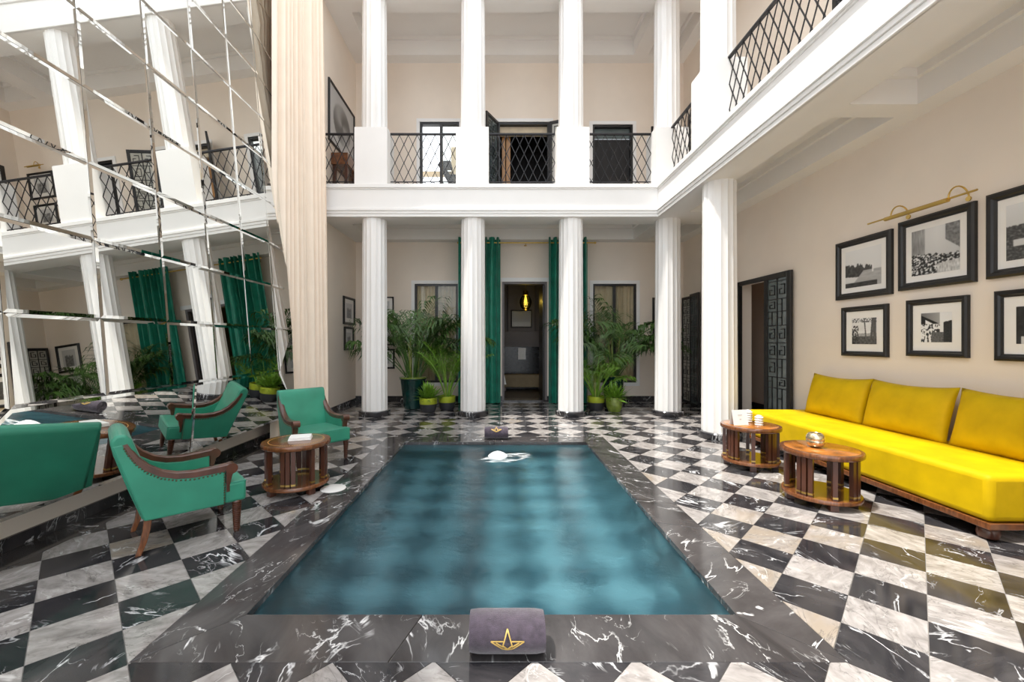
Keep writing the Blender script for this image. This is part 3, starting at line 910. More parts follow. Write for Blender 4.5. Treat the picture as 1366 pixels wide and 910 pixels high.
# upper doors
def upper_trim(parent, x0, x1, zt):
    m = MB(); frame_bars(m, x0 - 0.075, x1 + 0.075, Z2, zt + 0.075, 0.075, YB - 0.02, YB + 0.01, 'lrt'); m.build('door_trim', M_WHITE, parent)
    m = MB(); frame_bars(m, x0, x1, Z2, zt, 0.05, YB + 0.005, YB + 0.12, 'lrt'); m.build('door_frame', M_BLKWOOD, parent)
x0, x1, _, zt = UP[0]
d4 = thing('door_4', 'black-framed glazed door on the gallery giving onto the outdoor stair', None, kind='structure')
upper_trim(d4, x0, x1, zt)
xm = x0 + 0.46
MB().box(xm, xm + 0.06, YB + 0.005, YB + 0.12, Z2, zt - 0.05).build('mullion', M_BLKWOOD, d4)
MB().box(xm + 0.06, x1 - 0.05, YB + 0.05, YB + 0.056, Z2, zt - 0.05).build('pane', M_GLASS, d4)
x0, x1, _, zt = UP[1]
d5 = thing('door_5', 'black double door on the gallery with both lattice leaves swung open', None, kind='structure')
upper_trim(d5, x0, x1, zt)
lf = lattice_leaf(d5, 0.54, 2.19, (0.0, YB - 0.01, Z2), R(180 + 62), seed=21, stile=0.06, glass=M_FROSTDK)
lf = lattice_leaf(d5, 0.54, 2.19, (1.20, YB - 0.01, Z2), R(-22), seed=22, stile=0.06)
x0, x1, _, zt = UP[2]
d6 = thing('door_6', 'plain dark doorway on the gallery with a white surround', None, kind='structure')
upper_trim(d6, x0, x1, zt)
MB().box(x0 + 0.05, x1 - 0.05, YB + 0.10, YB + 0.14, Z2, zt - 0.30).build('door_leaf', M_DARK, d6)  # near-black panel, its colour stands in for the shade of the interior behind
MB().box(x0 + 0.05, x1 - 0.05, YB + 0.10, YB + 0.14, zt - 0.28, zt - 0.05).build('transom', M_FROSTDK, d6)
MB().box(x1 + 0.02, x1 + 0.06, YB - 0.06, YB - 0.02, Z2, Z2 + 0.02).build('door_stop', M_IRON, d6)
# dark lobby behind the double door
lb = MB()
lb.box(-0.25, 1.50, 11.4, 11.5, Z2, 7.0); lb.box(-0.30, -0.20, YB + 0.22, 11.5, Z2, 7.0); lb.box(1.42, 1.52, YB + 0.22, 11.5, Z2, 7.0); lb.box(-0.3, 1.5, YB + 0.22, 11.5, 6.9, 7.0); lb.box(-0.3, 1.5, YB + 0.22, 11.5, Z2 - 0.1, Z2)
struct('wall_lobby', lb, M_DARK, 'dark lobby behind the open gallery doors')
cab = thing('wooden_door_post', 'amber wooden door post just inside the open gallery doors', 'door post', (0.16, YB + 0.26, Z2))
MB().box(-0.06, 0.02, 0, 0.06, 0, 2.05).build('post', M_ORWOOD, cab, bevel=0.005)
MB().box(0.04, 0.14, 0.02, 0.08, 0, 2.05).build('board', M_ORWOOD, cab, bevel=0.005)
struct('trim_lobby', MB().box(0.0, 1.2, YB + 0.13, YB + 0.20, 6.22, 6.44), M_STONE)
# outdoor stair beyond the glazed gallery door
st = thing('outdoor_stair', 'dark metal stair rising outside the glazed gallery door', 'stair', (-1.25, 10.9, Z2))
MB().bar((-0.25, 0, 1.75), (0.95, 0, -0.35), 0.05, 0.14).build('stringer', M_IRON, st)
for k in range(5):
    MB().box(-0.18 + k * 0.2, 0.04 + k * 0.2, -0.1, 0.4, 1.72 - k * 0.35, 1.77 - k * 0.35).build('step', M_IRON, st)
struct('wall_outside', MB().box(-1.32, 0.0, 11.9, 12.0, Z2 - 0.2, 6.9).box(-1.34, -1.28, 11.0, 12.0, Z2 - 0.2, 5.0), M_STONE, 'sunlit stone wall outside the gallery door')
for k in range(4):
    p = MB().box(-2.6, -1.20, 11.3, 11.4, 4.35 + k * 0.50, 4.47 + k * 0.50)
    tag(p.build('pergola_beam', M_STONE), 'weathered timber beam seen outside the glazed gallery door', 'beam', 'beams outside the gallery door')

# small wall fitting by the curtain
o = MB().box(XL, XL + 0.04, 7.50, 7.60, 6.3, 6.5).build('wall_sensor', M_PAPER, bevel=0.01)
tag(o, 'small white wall sensor beside the sheer curtain', 'sensor')

# ---------------------------------------------------------------- pictures
def fbm(x, y, s=0):
    return noise.fractal((x, y, s), 1.0, 2.0, 4) * 0.5 + 0.5
def cl01(a): return max(0.0, min(1.0, a))
def im_path(u, v):          # tree-lined walk
    t = 0.78 + 0.08 * v
    hz = 0.52 + 0.10 * (fbm(u * 9, 0, 1) - 0.5) * (1.2 - u)
    top = 0.62 - 0.13 * u + 0.12 * (fbm(u * 12, 1, 3) - 0.5) * 2
    if v < top and v > 0.30 - 0.1 * u and u < 0.80: t = 0.08 + 0.18 * fbm(u * 14, v * 14, 2)
    if v < 0.42 and u > 0.25 + (0.42 - v) * 0.2 - 0.5 * v: t = max(t * 0.4, 0.50 + 0.14 * fbm(u * 5, v * 22, 4)) if u > 0.15 + v * 0.9 else t
    if v < 0.13 and u < 0.9: t = 0.06 + 0.15 * fbm(u * 8, v * 30, 5)
    if abs(u - 0.78) < 0.02 and 0.34 < v < 0.55: t = 0.85
    return t
def im_crowd(u, v):         # crowded lane between tall trees
    t = 0.74 + 0.2 * (1 - abs(u - 0.55)) * v - 0.1
    if u < 0.30: t = t * 0.45 + 0.35 * fbm(u * 30, v * 4, 1) * (0.6 + u)
    if u > 0.72 and v > 0.5 + (0.95 - u) * 0.8: t = 0.20 + 0.3 * fbm(u * 18, v * 18, 2)
    if v < 0.46 - 0.12 * u + 0.16 * (fbm(u * 14, 2, 9) - 0.4):
        f = fbm(u * 20, v * 24 - u * 6, 6)
        t = 0.05 + 0.8 * cl01((f - 0.50) / 0.12)
        if u > 0.55 and v < 0.24 - (1 - u) * 0.1: t = 0.45 + 0.45 * fbm(u * 40, v * 12, 7)
    return t
def im_town(u, v):
    t = 0.62 + 0.2 * v
    if v < 0.62 + 0.06 * (fbm(u * 8, 0, 1) - 0.5): t = 0.14 + 0.5 * max(0, fbm(u * 22, v * 30, 3) - 0.42)
    if v < 0.36 and 0.1 < u < 0.32 and v > 0.24: t = 0.75
    return t
def im_trees(u, v):
    t = 0.80 + 0.1 * fbm(u * 4, v * 4, 1)
    if v < 0.42 + 0.05 * (fbm(u * 10, 0, 1) - 0.5): t = 0.42 + 0.3 * fbm(u * 9, v * 9, 5)
    if v < 0.30: t = 0.10 + 0.25 * fbm(u * 12, v * 20, 2)
    for c, w, k in ((0.58, 0.025, 0.10), (0.80, 0.05, -0.09), (0.93, 0.06, 0.0)):
        if abs(u - c + k * (v - 0.3)) < w and v > 0.2: t = 0.14 + 0.2 * fbm(u * 40, v * 6, 3)
    if u < 0.28 and v < 0.72 and fbm(u * 14, v * 14, 8) < 0.52: t = 0.1
    if v > 0.84 and fbm(u * 18, v * 18, 4) < 0.48: t = 0.2
    return t
def im_street(u, v):
    t = 0.88
    if v > 0.85 - 0.55 * u and v > 0.55 and u < 0.62: t = 0.30 + 0.4 * u if v > 0.93 - 0.5 * u else 0.05
    if u < 0.15 and v < 0.85: t = 0.07
    if v < 0.62 and u < 0.62:
        f = fbm(u * 15, v * 9, 6); t = 0.90 if f > 0.45 else 0.10
    if v < 0.34 and u > 0.36: t = 0.16 + 0.2 * fbm(u * 20, v * 20, 3)
    if u > 0.74 and v < 0.62 + 0.25 * (u - 0.74) + 0.1 * fbm(u * 20, 0, 2): t = 0.05 + 0.12 * fbm(u * 30, v * 20, 1)
    return t
def im_cafe(u, v):
    t = 0.06 + 0.08 * fbm(u * 8, v * 8, 2)
    d = math.hypot((u - 0.32) * 1.0, (v - 0.70) * 1.0)
    if 0.07 < d < 0.11 or (abs(u - 0.33 - 0.05 * math.sin(v * 12)) < 0.022 and v < 0.68): t = 0.85
    if v < 0.20: t = 0.72 if int(u * 9) % 2 else 0.12
    return t
def im_round(u, v):
    d = math.hypot(u - 0.5, v - 0.5)
    t = 0.62
    if d < 0.36:
        a = math.atan2(v - 0.5, u - 0.5)
        t = 0.16 + 0.28 * (0.5 + 0.5 * math.cos(a * 2 + d * 7)) + 0.1 * d
    return t
def im_plain(seed):
    def f(u, v):
        t = 0.72
        if 0.18 < u < 0.82 and v < 0.65 + 0.2 * (fbm(u * 5, 0, seed) - 0.5): t = 0.12 + 0.5 * fbm(u * 9, v * 9, seed)
        return t
    return f
def im_mono(u, v): return 0.45 if v > 0.3 else 0.62

def picture(name, lab, loc, rz, w, h, fw, mw, fn, group, n=44, cat='picture', tilt=0.0):
    """framed photograph; local x along the wall, y out of the wall, z up; loc is its lower middle"""
    t = thing(name, lab, cat, loc, rz, group)
    if tilt: t.rotation_euler.x = tilt
    prof = [(0.0, 0.0), (0.0, 0.030), (0.25, 0.042), (0.6, 0.040), (0.75, 0.026), (1.0, 0.020), (1.0, 0.0)]
    m = MB(); ring = []
    cor = [(-w / 2, 0, 1, 1), (w / 2, 0, -1, 1), (w / 2, h, -1, -1), (-w / 2, h, 1, -1)]
    vs_ = []
    for (cx, cz, sx, sz) in cor:
        for a, d in prof:
            vs_.append((cx + sx * a * fw, d, cz + sz * a * fw))
    k = len(prof)
    m.add(vs_, [(i * k + j, ((i + 1) % 4) * k + j, ((i + 1) % 4) * k + (j + 1) % k, i * k + (j + 1) % k) for i in range(4) for j in range(k)])
    m.build('frame', M_BLKWOOD, t)
    MB().box(-w / 2 + fw * 0.9, w / 2 - fw * 0.9, 0.004, 0.012, fw * 0.9, h - fw * 0.9).build('mount', M_MAT, t)
    pw, ph = w - 2 * fw - 2 * mw, h - 2 * fw - 2 * mw
    mb = MB(); tones = []
    nu, nv = n, max(8, int(n * ph / pw))
    for j in range(nv + 1):
        for i in range(nu + 1):
            mb.v.append((-pw / 2 + pw * i / nu, 0.0145, h / 2 - ph / 2 + ph * j / nv))
            tones.append(cl01(fn(1 - i / nu, j / nv)))
    for j in range(nv):
        for i in range(nu):
            a = j * (nu + 1) + i
            mb.f.append([a, a + nu + 1, a + nu + 2, a + 1])
    for _ in range(2 if n > 50 else 1):      # soft focus
        src = tones[:]
        for j in range(1, nv):
            for i in range(1, nu):
                a = j * (nu + 1) + i
                tones[a] = (4 * src[a] + src[a - 1] + src[a + 1] + src[a - nu - 1] + src[a + nu + 1]) / 8
    o = mb.build('print', M_PRINT, t, recalc=False)
    ca = o.data.color_attributes.new('tone', 'FLOAT_COLOR', 'POINT')
    ca.data.foreach_set('color', [c for q in tones for c in (q ** 1.6, q ** 1.6, q ** 1.6, 1.0)])
    return t
RW = R(90)   # local y points to -x
PG = 'framed black and white photographs above the sofa'
for nm, y0, y1, z0, z1, fn, lab in (
        (1, 4.546, 5.296, 1.909, 2.618, im_path, 'black-framed photograph of a tree-lined walk, upper row above the sofa'),
        (2, 3.75, 4.47, 1.93, 2.655, im_crowd, 'black-framed photograph of a crowd between trees, under the brass picture light'),
        (3, 2.93, 3.664, 1.937, 2.667, im_town, 'black-framed photograph of a hillside town, upper row above the sofa'),
        (4, 4.595, 5.209, 1.22, 1.81, im_trees, 'small black-framed photograph of slender trunks, lower row above the sofa'),
        (5, 3.809, 4.383, 1.245, 1.82, im_street, 'small black-framed photograph of a busy street, lower row above the sofa'),
        (6, 3.03, 3.605, 1.233, 1.825, im_cafe, 'small black-framed photograph of a white looped shape on black, lower row above the sofa')):
    picture('framed_photograph', lab, (XR, (y0 + y1) / 2, z0), RW, y1 - y0, z1 - z0, 0.072 if nm < 4 else 0.058, 0.062 if nm < 4 else 0.085, fn, PG, n=110)
BWR = R(180)
picture('framed_photograph', 'black-framed picture on the back wall by the corner doors, upper of two', (3.835, YB, 1.78), BWR, 0.53, 0.62, 0.05, 0.07, im_plain(3), 'back wall pictures by the corner doors', n=24)
picture('framed_photograph', 'black-framed picture on the back wall by the corner doors, lower of two', (3.835, YB, 1.14), BWR, 0.53, 0.58, 0.05, 0.07, im_plain(5), 'back wall pictures by the corner doors', n=24)
picture('framed_photograph', 'black-framed picture low on the back wall behind the fluted column and big palm pot', (-2.62, YB, 0.76), BWR, 0.48, 0.46, 0.04, 0.08, im_plain(6), 'back wall pictures behind the palm', n=24)
picture('framed_photograph', 'black-framed picture behind the big palm leaves, above the lowest one', (-2.62, YB, 1.30), BWR, 0.44, 0.52, 0.03, 0.07, im_plain(8), 'back wall pictures behind the palm', n=24)
picture('framed_photograph', 'black-framed picture behind the top leaves of the big palm', (-2.62, YB, 1.92), BWR, 0.44, 0.5, 0.03, 0.07, im_plain(12), 'back wall pictures behind the palm', n=24)
LW = R(-90)
picture('framed_photograph', 'black-framed photograph on the curtain wall, upper of the small pair', (XL, 9.22, 1.76), LW, 0.68, 0.60, 0.05, 0.09, im_plain(9), 'small pair on the curtain wall', n=24)
picture('framed_photograph', 'black-framed photograph on the curtain wall, lower of the small pair', (XL, 9.21, 1.20), LW, 0.55, 0.51, 0.045, 0.08, im_plain(10), 'small pair on the curtain wall', n=24)
picture('framed_artwork', 'large black-framed picture with a grey disc on the upper gallery wall', (XL, 8.82, 5.30), LW, 1.44, 1.20, 0.045, 0.01, im_round, None, n=60)
picture('framed_photograph', 'black-framed picture under a small brass light on the upper gallery, upper of two', (3.82, YB, 5.75), BWR, 0.56, 0.60, 0.045, 0.08, im_plain(14), 'upper gallery corner pictures', n=24)
picture('framed_photograph', 'black-framed picture on the upper gallery near the corner, lower of two', (3.82, YB, 5.10), BWR, 0.50, 0.52, 0.045, 0.07, im_plain(15), 'upper gallery corner pictures', n=24)
picture('framed_artwork', 'wide plain picture on the chimney breast inside the back doorway', (0.70, RY1 - 0.16, 1.79), BWR, 0.63, 0.53, 0.04, 0.01, im_mono, None, n=12)
picture('framed_artwork', 'small dark picture on the inner room wall beside the chimney breast', (1.36, RY1, 1.6), BWR, 0.26, 0.52, 0.04, 0.02, im_plain(17), None, n=12)
# lattice door in the side wall upstairs
d7 = thing('door_7', 'black-framed dark gallery door over the sofa side', None, kind='structure')
m = MB(); m.box(XR - 0.03, XR + 0.2, UD[0], UD[0] + 0.06, Z2, UD[3]); m.box(XR - 0.03, XR + 0.2, UD[1] - 0.06, UD[1], Z2, UD[3]); m.box(XR - 0.03, XR + 0.2, UD[0], UD[1], UD[3] - 0.06, UD[3])
m.build('door_frame', M_BLKWOOD, d7)
MB().box(XR + 0.08, XR + 0.12, UD[0] + 0.06, UD[1] - 0.06, Z2, UD[3] - 0.06).build('pane', M_FROSTDK, d7)
d8 = thing('door_8', 'black lattice-glazed gallery door by the corner pictures', None, kind='structure')
lattice_leaf(d8, 0.62, 2.15, (XR - 0.03, 8.75, Z2), R(90), seed=31, stile=0.08)

def picture_light(lab, loc, rz, L, LT, off, arms):
    t = thing('picture_light', lab, 'picture light', loc, rz)
    MB().tube([(-L / 2, off, 0), (L / 2, off, 0)], 0.009, 10).build('rod', M_BRASS, t, smooth=True)
    MB().tube([(-LT / 2, off + 0.012, -0.012), (LT / 2, off + 0.012, -0.012)], 0.021, 12).build('lamp_tube', M_BRASS, t, smooth=True)
    for ax in arms:
        pts = [(ax, off - off * math.sin(a) * 0 - (1 - math.cos(a)) / 2 * off, 0.115 * math.sin(a)) for a in [math.pi * k / 12 for k in range(13)]]
        MB().tube(pts, 0.007, 8).build('arm', M_BRASS, t, smooth=True)
        MB().tube([(ax, 0.0, 0), (ax, 0.012, 0)], 0.022, 14).build('wall_plate', M_BRASS, t)
    return t
picture_light('long brass picture light on two curved arms above the sofa photographs', (XR, 4.12, 2.695), RW, 1.06, 0.62, 0.19, (-0.30, 0.26))
picture_light('short brass picture light above the upper gallery corner picture', (3.82, YB, 6.46), BWR, 0.42, 0.28, 0.12, (0.0,))

# console upstairs
cn = thing('console_table', 'brown wooden console under the large disc picture on the gallery', 'console', (XL, 8.85, Z2))
MB().box(0.01, 0.34, -0.62, 0.62, 0.60, 0.83).build('top', M_WOOD, cn, bevel=0.008)
for yy in (-0.55, 0.55):
    for xx in (0.06, 0.29):
        MB().box(xx - 0.03, xx + 0.03, yy - 0.03, yy + 0.03, 0, 0.60).build('leg', M_DKWOOD, cn)
MB().box(0.03, 0.32, -0.55, 0.55, 0.12, 0.15).build('shelf', M_DKWOOD, cn)

# ---------------------------------------------------------------- armchairs
def armchair(lab, loc, rz):
    """local y is forward"""
    t = thing('armchair', lab, 'armchair', loc, rz, 'emerald armchairs by the mirror')
    hw = lambda y: 0.285 + (y + 0.24) / 0.44 * 0.025
    curve = [(0.215, 0.475), (0.12, 0.462), (0.02, 0.458), (-0.08, 0.470), (-0.16, 0.500), (-0.23, 0.550), (-0.285, 0.615), (-0.322, 0.680), (-0.35, 0.745)]
    poly = [(-0.245, 0.225), (0.20, 0.225), (0.20, 0.470)] + curve[1:] + [(-0.405, 0.74)]
    for s in (-1, 1):
        vs_ = [(s * hw(y), y, z) for y, z in poly] + [(s * (hw(y) - 0.055), y, z) for y, z in poly]
        n = len(poly)
        MB().add(vs_, [tuple(range(n)), tuple(range(2 * n - 1, n - 1, -1))] + [(i, (i + 1) % n, n + (i + 1) % n, n + i) for i in range(n)]).build('side_panel', M_GREEN, t, bevel=0.010)
        # wooden arm rail with scroll and front post
        m = MB()
        top = [(s * (hw(y) - 0.026), y, z + 0.022) for y, z in curve]
        top[0] = (s * (hw(0.23) - 0.026), 0.235, 0.492)
        ring = []
        k = len(top)
        for i, p in enumerate(top):
            d = (Vector(top[min(i + 1, k - 1)]) - Vector(top[max(i - 1, 0)])).normalized()
            side = Vector((1, 0, 0)); up = side.cross(d).normalized()
            if up.z < 0: up = -up
            w = 0.034 - 0.012 * (i / (k - 1)); h = 0.024 - 0.006 * (i / (k - 1))
            for a, b_ in ((-1, -1), (1, -1), (1, 0.6), (0.6, 1), (-0.6, 1), (-1, 0.6)):
                ring.append(Vector(p) + side * a * w + up * b_ * h)
        m.add(ring, [(i * 6 + j, i * 6 + (j + 1) % 6, (i + 1) * 6 + (j + 1) % 6, (i + 1) * 6 + j) for i in range(k - 1) for j in range(6)] + [(5, 4, 3, 2, 1, 0), tuple(range((k - 1) * 6, k * 6))])
        arm = m.build('arm', M_DKWOOD, t, smooth=True)
        x = s * (hw(0.23) - 0.026)
        MB().tube([(x - 0.037, 0.238, 0.478), (x + 0.037, 0.238, 0.478)], 0.038, 18).build('scroll', M_DKWOOD, arm, smooth=True)
        MB().prism([(0.205, 0.31), (0.205, 0.47), (0.265, 0.47), (0.245, 0.43), (0.228, 0.36), (0.228, 0.31)], 'x', x - 0.026, x + 0.026).build('post', M_DKWOOD, arm, bevel=0.005)
        # nail heads along the rail and the front edge
        m = MB()
        pts = []
        for (a, b_) in zip(curve[:-1], curve[1:]):
            for q in range(4):
                f = q / 4
                pts.append((a[0] + (b_[0] - a[0]) * f, a[1] + (b_[1] - a[1]) * f - 0.014))
        pts += [(0.194, 0.24 + 0.018 * q) for q in range(12)]
        for y, z in pts:
            m.lathe([(0.0001, 0.006), (0.0045, 0.004), (0.0065, 0.0)], 7, (0, 0, 0), cap=False)
            nn = 21
            for vi in range(len(m.v) - nn, len(m.v)):
                vx, vy, vz = m.v[vi]
                m.v[vi] = (s * (hw(y) + vz), y + vx, z + vy)
        m.build('nail_trim', M_NAIL, t)
    # back
    back = [(-0.16, 0.34), (-0.225, 0.52), (-0.285, 0.70), (-0.305, 0.765), (-0.335, 0.805), (-0.385, 0.805), (-0.412, 0.765), (-0.395, 0.68), (-0.325, 0.44), (-0.258, 0.235), (-0.20, 0.235)]
    n = len(back); vs_ = []
    for s in (-1, 1):
        for y, z in back:
            w = 0.245 + 0.035 * max(0, (z - 0.30) / 0.5)
            vs_.append((s * w, y, z))
    MB().add(vs_, [tuple(range(n)), tuple(range(2 * n - 1, n - 1, -1))] + [(i, (i + 1) % n, n + (i + 1) % n, n + i) for i in range(n)]).build('backrest', M_GREEN, t, bevel=0.018, seg=3, smooth=True)
    # seat
    MB().prism([(-0.262, -0.26), (0.262, -0.26), (0.258, 0.16), (0.308, 0.205), (0.305, 0.335), (-0.305, 0.335), (-0.308, 0.205), (-0.258, 0.16)], 'z', 0.225, 0.375).build('seat', M_GREEN, t, bevel=0.022, seg=3, smooth=True)
    MB().tube([(-0.302, 0.20, 0.366), (-0.300, 0.330, 0.366), (0.300, 0.330, 0.366), (0.302, 0.20, 0.366)], 0.005, 6).build('piping', M_GREENC, t)
    # turned front legs
    prof = [(0.027, 0.235)]
    z = 0.225
    while z > 0.02:
        r = 0.017 + 0.011 * (z / 0.225)
        prof += [(r + 0.004, z), (r + 0.0045, z - 0.006), (r - 0.003, z - 0.011)]
        z -= 0.0145
    prof += [(0.016, 0.008), (0.014, 0.0)]
    me = MB().lathe(prof, 16).mesh('front_leg', M_DKWOOD, smooth=True)
    for s in (-1, 1):
        use(me, 'front_leg', t, (s * 0.272, 0.278, 0))
    for s in (-1, 1):
        ring = []
        sec = [(-0.225, 0.235, 0.021), (-0.232, 0.16, 0.020), (-0.248, 0.08, 0.018), (-0.275, 0.0, 0.016)]
        for y, z, r in sec:
            for a, b_ in ((-1, -1), (1, -1), (1, 1), (-1, 1)):
                ring.append((s * 0.245 + a * r, y + b_ * r, z))
        k = len(sec)
        MB().add(ring, [(i * 4 + j, i * 4 + (j + 1) % 4, (i + 1) * 4 + (j + 1) % 4, (i + 1) * 4 + j) for i in range(k - 1) for j in range(4)] + [(0, 1, 2, 3), tuple(range(4 * k - 1, 4 * k - 5, -1))]).build('rear_leg', M_WOOD, t, bevel=0.004)
    return t
armchair('emerald armchair with nailed wooden arms, back turned to the mirror, its rear legs showing', (-2.315, 3.10, 0), R(-46))
armchair('emerald armchair beside the sheer curtain, its seat and spread arms facing the pool', (-2.20, 5.00, 0), R(-134))

# ---------------------------------------------------------------- side tables
def pillar_meshes():
    a = MB().box(-0.017, 0.017, -0.017, 0.017, 0.09, 0.43).mesh('pillar', M_DKWOOD)
    b_ = MB().box(-0.0185, 0.0185, -0.0185, 0.0185, 0.108, 0.124).mesh('brass_foot', M_BRASS)
    return a, b_
ME_PIL, ME_BR = pillar_meshes()
M_BURL = mat('burl_veneer', (0.34, 0.12, 0.02), 0.2, var=0.5, vscale=9, coat=0.5)
def side_table(lab, loc, rz, burl=False):
    t = thing('side_table', lab, 'side table', loc, rz, 'round pillar side tables')
    MB().lathe([(0.27, 0.415), (0.292, 0.418), (0.30, 0.426), (0.302, 0.450), (0.297, 0.462), (0.28, 0.464)], 64).build('tabletop', M_WOOD, t, smooth=True)
    MB().lathe([(0.28, 0.055), (0.288, 0.06), (0.29, 0.085), (0.285, 0.092), (0.27, 0.092)], 64).build('base', M_WOOD, t, smooth=True)
    for k in range(4):
        a = R(45 + 90 * k)
        o = MB().box(-0.03, 0.03, -0.03, 0.03, 0, 0.058).build('foot', M_DKWOOD, t, bevel=0.004)
        o.location = (0.235 * math.cos(a), 0.235 * math.sin(a), 0); o.rotation_euler = (0, 0, a)
    for k in range(8):
        offs = (-9.5, 0, 9.5) if k % 2 == 0 else (0,)
        for q in offs:
            a = R(45 * k + q); r = 0.252 if q else 0.258
            o = use(ME_PIL, 'pillar', t, (r * math.cos(a), r * math.sin(a), 0), (0, 0, a))
            use(ME_BR, 'brass_foot', o)
    if burl:
        MB().lathe([(0.268, 0.4636), (0.266, 0.4652), (0.01, 0.4654)], 64).build('burl_inset', M_BURL, t, smooth=True)
        return t
    m = MB()
    for k in range(72):
        a0, a1 = 2 * math.pi * k / 72, 2 * math.pi * (k + 0.6) / 72
        m.prism([(0.236 * math.cos(a0), 0.236 * math.sin(a0)), (0.243 * math.cos(a0), 0.243 * math.sin(a0)), (0.243 * math.cos(a1), 0.243 * math.sin(a1)), (0.236 * math.cos(a1), 0.236 * math.sin(a1))], 'z', 0.4635, 0.4648)
    m.build('inlay_ring', M_GOLDTHREAD, t)
    return t
side_table('round walnut pillar table between the two emerald armchairs', (-1.906, 3.98, 0), R(10))
side_table('round walnut pillar table holding the silvered votive, by the sofa', (2.83, 3.68, 0), R(28), True)
side_table('round walnut pillar table holding the tent card, by the sofa end', (2.84, 4.72, 0), R(20), True)
# things on the tables
bk = thing('napkin_stack', 'low stack of white folded napkins on the table between the armchairs', 'napkins', (-1.88, 4.0, 0.4645), R(18))
for k in range(3):
    MB().box(-0.10 + 0.004 * k, 0.10 - 0.003 * k, -0.075 + 0.003 * k, 0.075 - 0.002 * k, 0.0115 * k, 0.0115 * k + 0.011).build('napkin', M_PAPER, bk, bevel=0.004)
tc_ = thing('tent_card', 'small white tent card with faint grey print on the sofa-end table', 'card', (2.70, 4.70, 0.4645), R(12))
MB().add([(-0.095, -0.035, 0), (0.095, -0.035, 0), (0.095, 0, 0.165), (-0.095, 0, 0.165), (0.095, 0.035, 0), (-0.095, 0.035, 0)], [(0, 1, 2, 3), (3, 2, 4, 5)]).build('card', M_PAPER, tc_).modifiers.new('t', 'SOLIDIFY').thickness = 0.002
m = MB()
for z, w in ((0.105, 0.028), (0.062, 0.012)):
    y = -0.0375 + 0.035 * z / 0.165
    m.add([(-w, y, z), (w, y, z), (w, y + 0.0015, z + 0.007), (-w, y + 0.0015, z + 0.007)], [(0, 1, 2, 3)])
m.build('lettering', M_INK, tc_)
def ring_stack(lab, loc, n):
    t = thing('ringed_candle_holder', lab, 'candle holder', loc, 0, 'white ringed holders on the sofa-end table')
    prof = [(0.022, 0.0)]
    for k in range(n):
        z = 0.026 * k
        prof += [(0.040, z + 0.003), (0.043, z + 0.010), (0.040, z + 0.017), (0.028, z + 0.0195), (0.028, z + 0.026)]
    prof += [(0.028, 0.026 * n + 0.004), (0.012, 0.026 * n + 0.010)]
    MB().lathe(prof, 28).build('ringed_body', M_CERAMIC, t, smooth=True)
ring_stack('taller white ringed candle holder behind its pair on the sofa-end table', (2.90, 4.86, 0.4645), 5)
ring_stack('shorter white ringed candle holder beside the tent card', (2.90, 4.66, 0.4645), 4)
vt = thing('votive_bowl', 'round silvered mercury-glass votive on the walnut table by the sofa', 'votive', (2.80, 3.70, 0.4645))
pr = [(0.030, 0.0), (0.052, 0.012), (0.068, 0.040), (0.070, 0.058), (0.066, 0.066), (0.070, 0.074), (0.067, 0.098), (0.054, 0.120), (0.043, 0.126), (0.040, 0.122), (0.050, 0.112), (0.060, 0.09), (0.058, 0.05), (0.03, 0.012)]
MB().lathe(pr, 36).build('bowl', M_SILVER, vt, smooth=True)
MB().lathe([(0.02, 0.012), (0.02, 0.035), (0.004, 0.037)], 14).build('tealight', M_CERAMIC, vt)

# ---------------------------------------------------------------- sofa and cushions
SX0, SX1, SY0, SY1 = 3.40, 4.25, 2.90, 5.76
sf = thing('sofa', 'long mustard velvet bench sofa on a walnut plinth frame against the wall', 'sofa', (0, 0, 0))
MB().box(SX0, SX1, SY0, SY1, 0.088, 0.135).build('plinth_frame', M_WOOD, sf, bevel=0.006)
MB().box(SX0 + 0.004, SX1, SY0 + 0.004, SY1 - 0.004, 0.135, 0.468).build('seat', M_MUSTARD, sf, bevel=0.045, seg=4, smooth=True)
foot = MB().lathe([(0.03, 0.0), (0.055, 0.012), (0.062, 0.04), (0.055, 0.07), (0.038, 0.09)], 24).mesh('bun_foot', M_DKWOOD, smooth=True)
for x in (SX0 + 0.08, SX1 - 0.09):
    for y in (SY0 + 0.08, (SY0 + SY1) / 2, SY1 - 0.08):
        use(foot, 'bun_foot', sf, (x, y, 0))
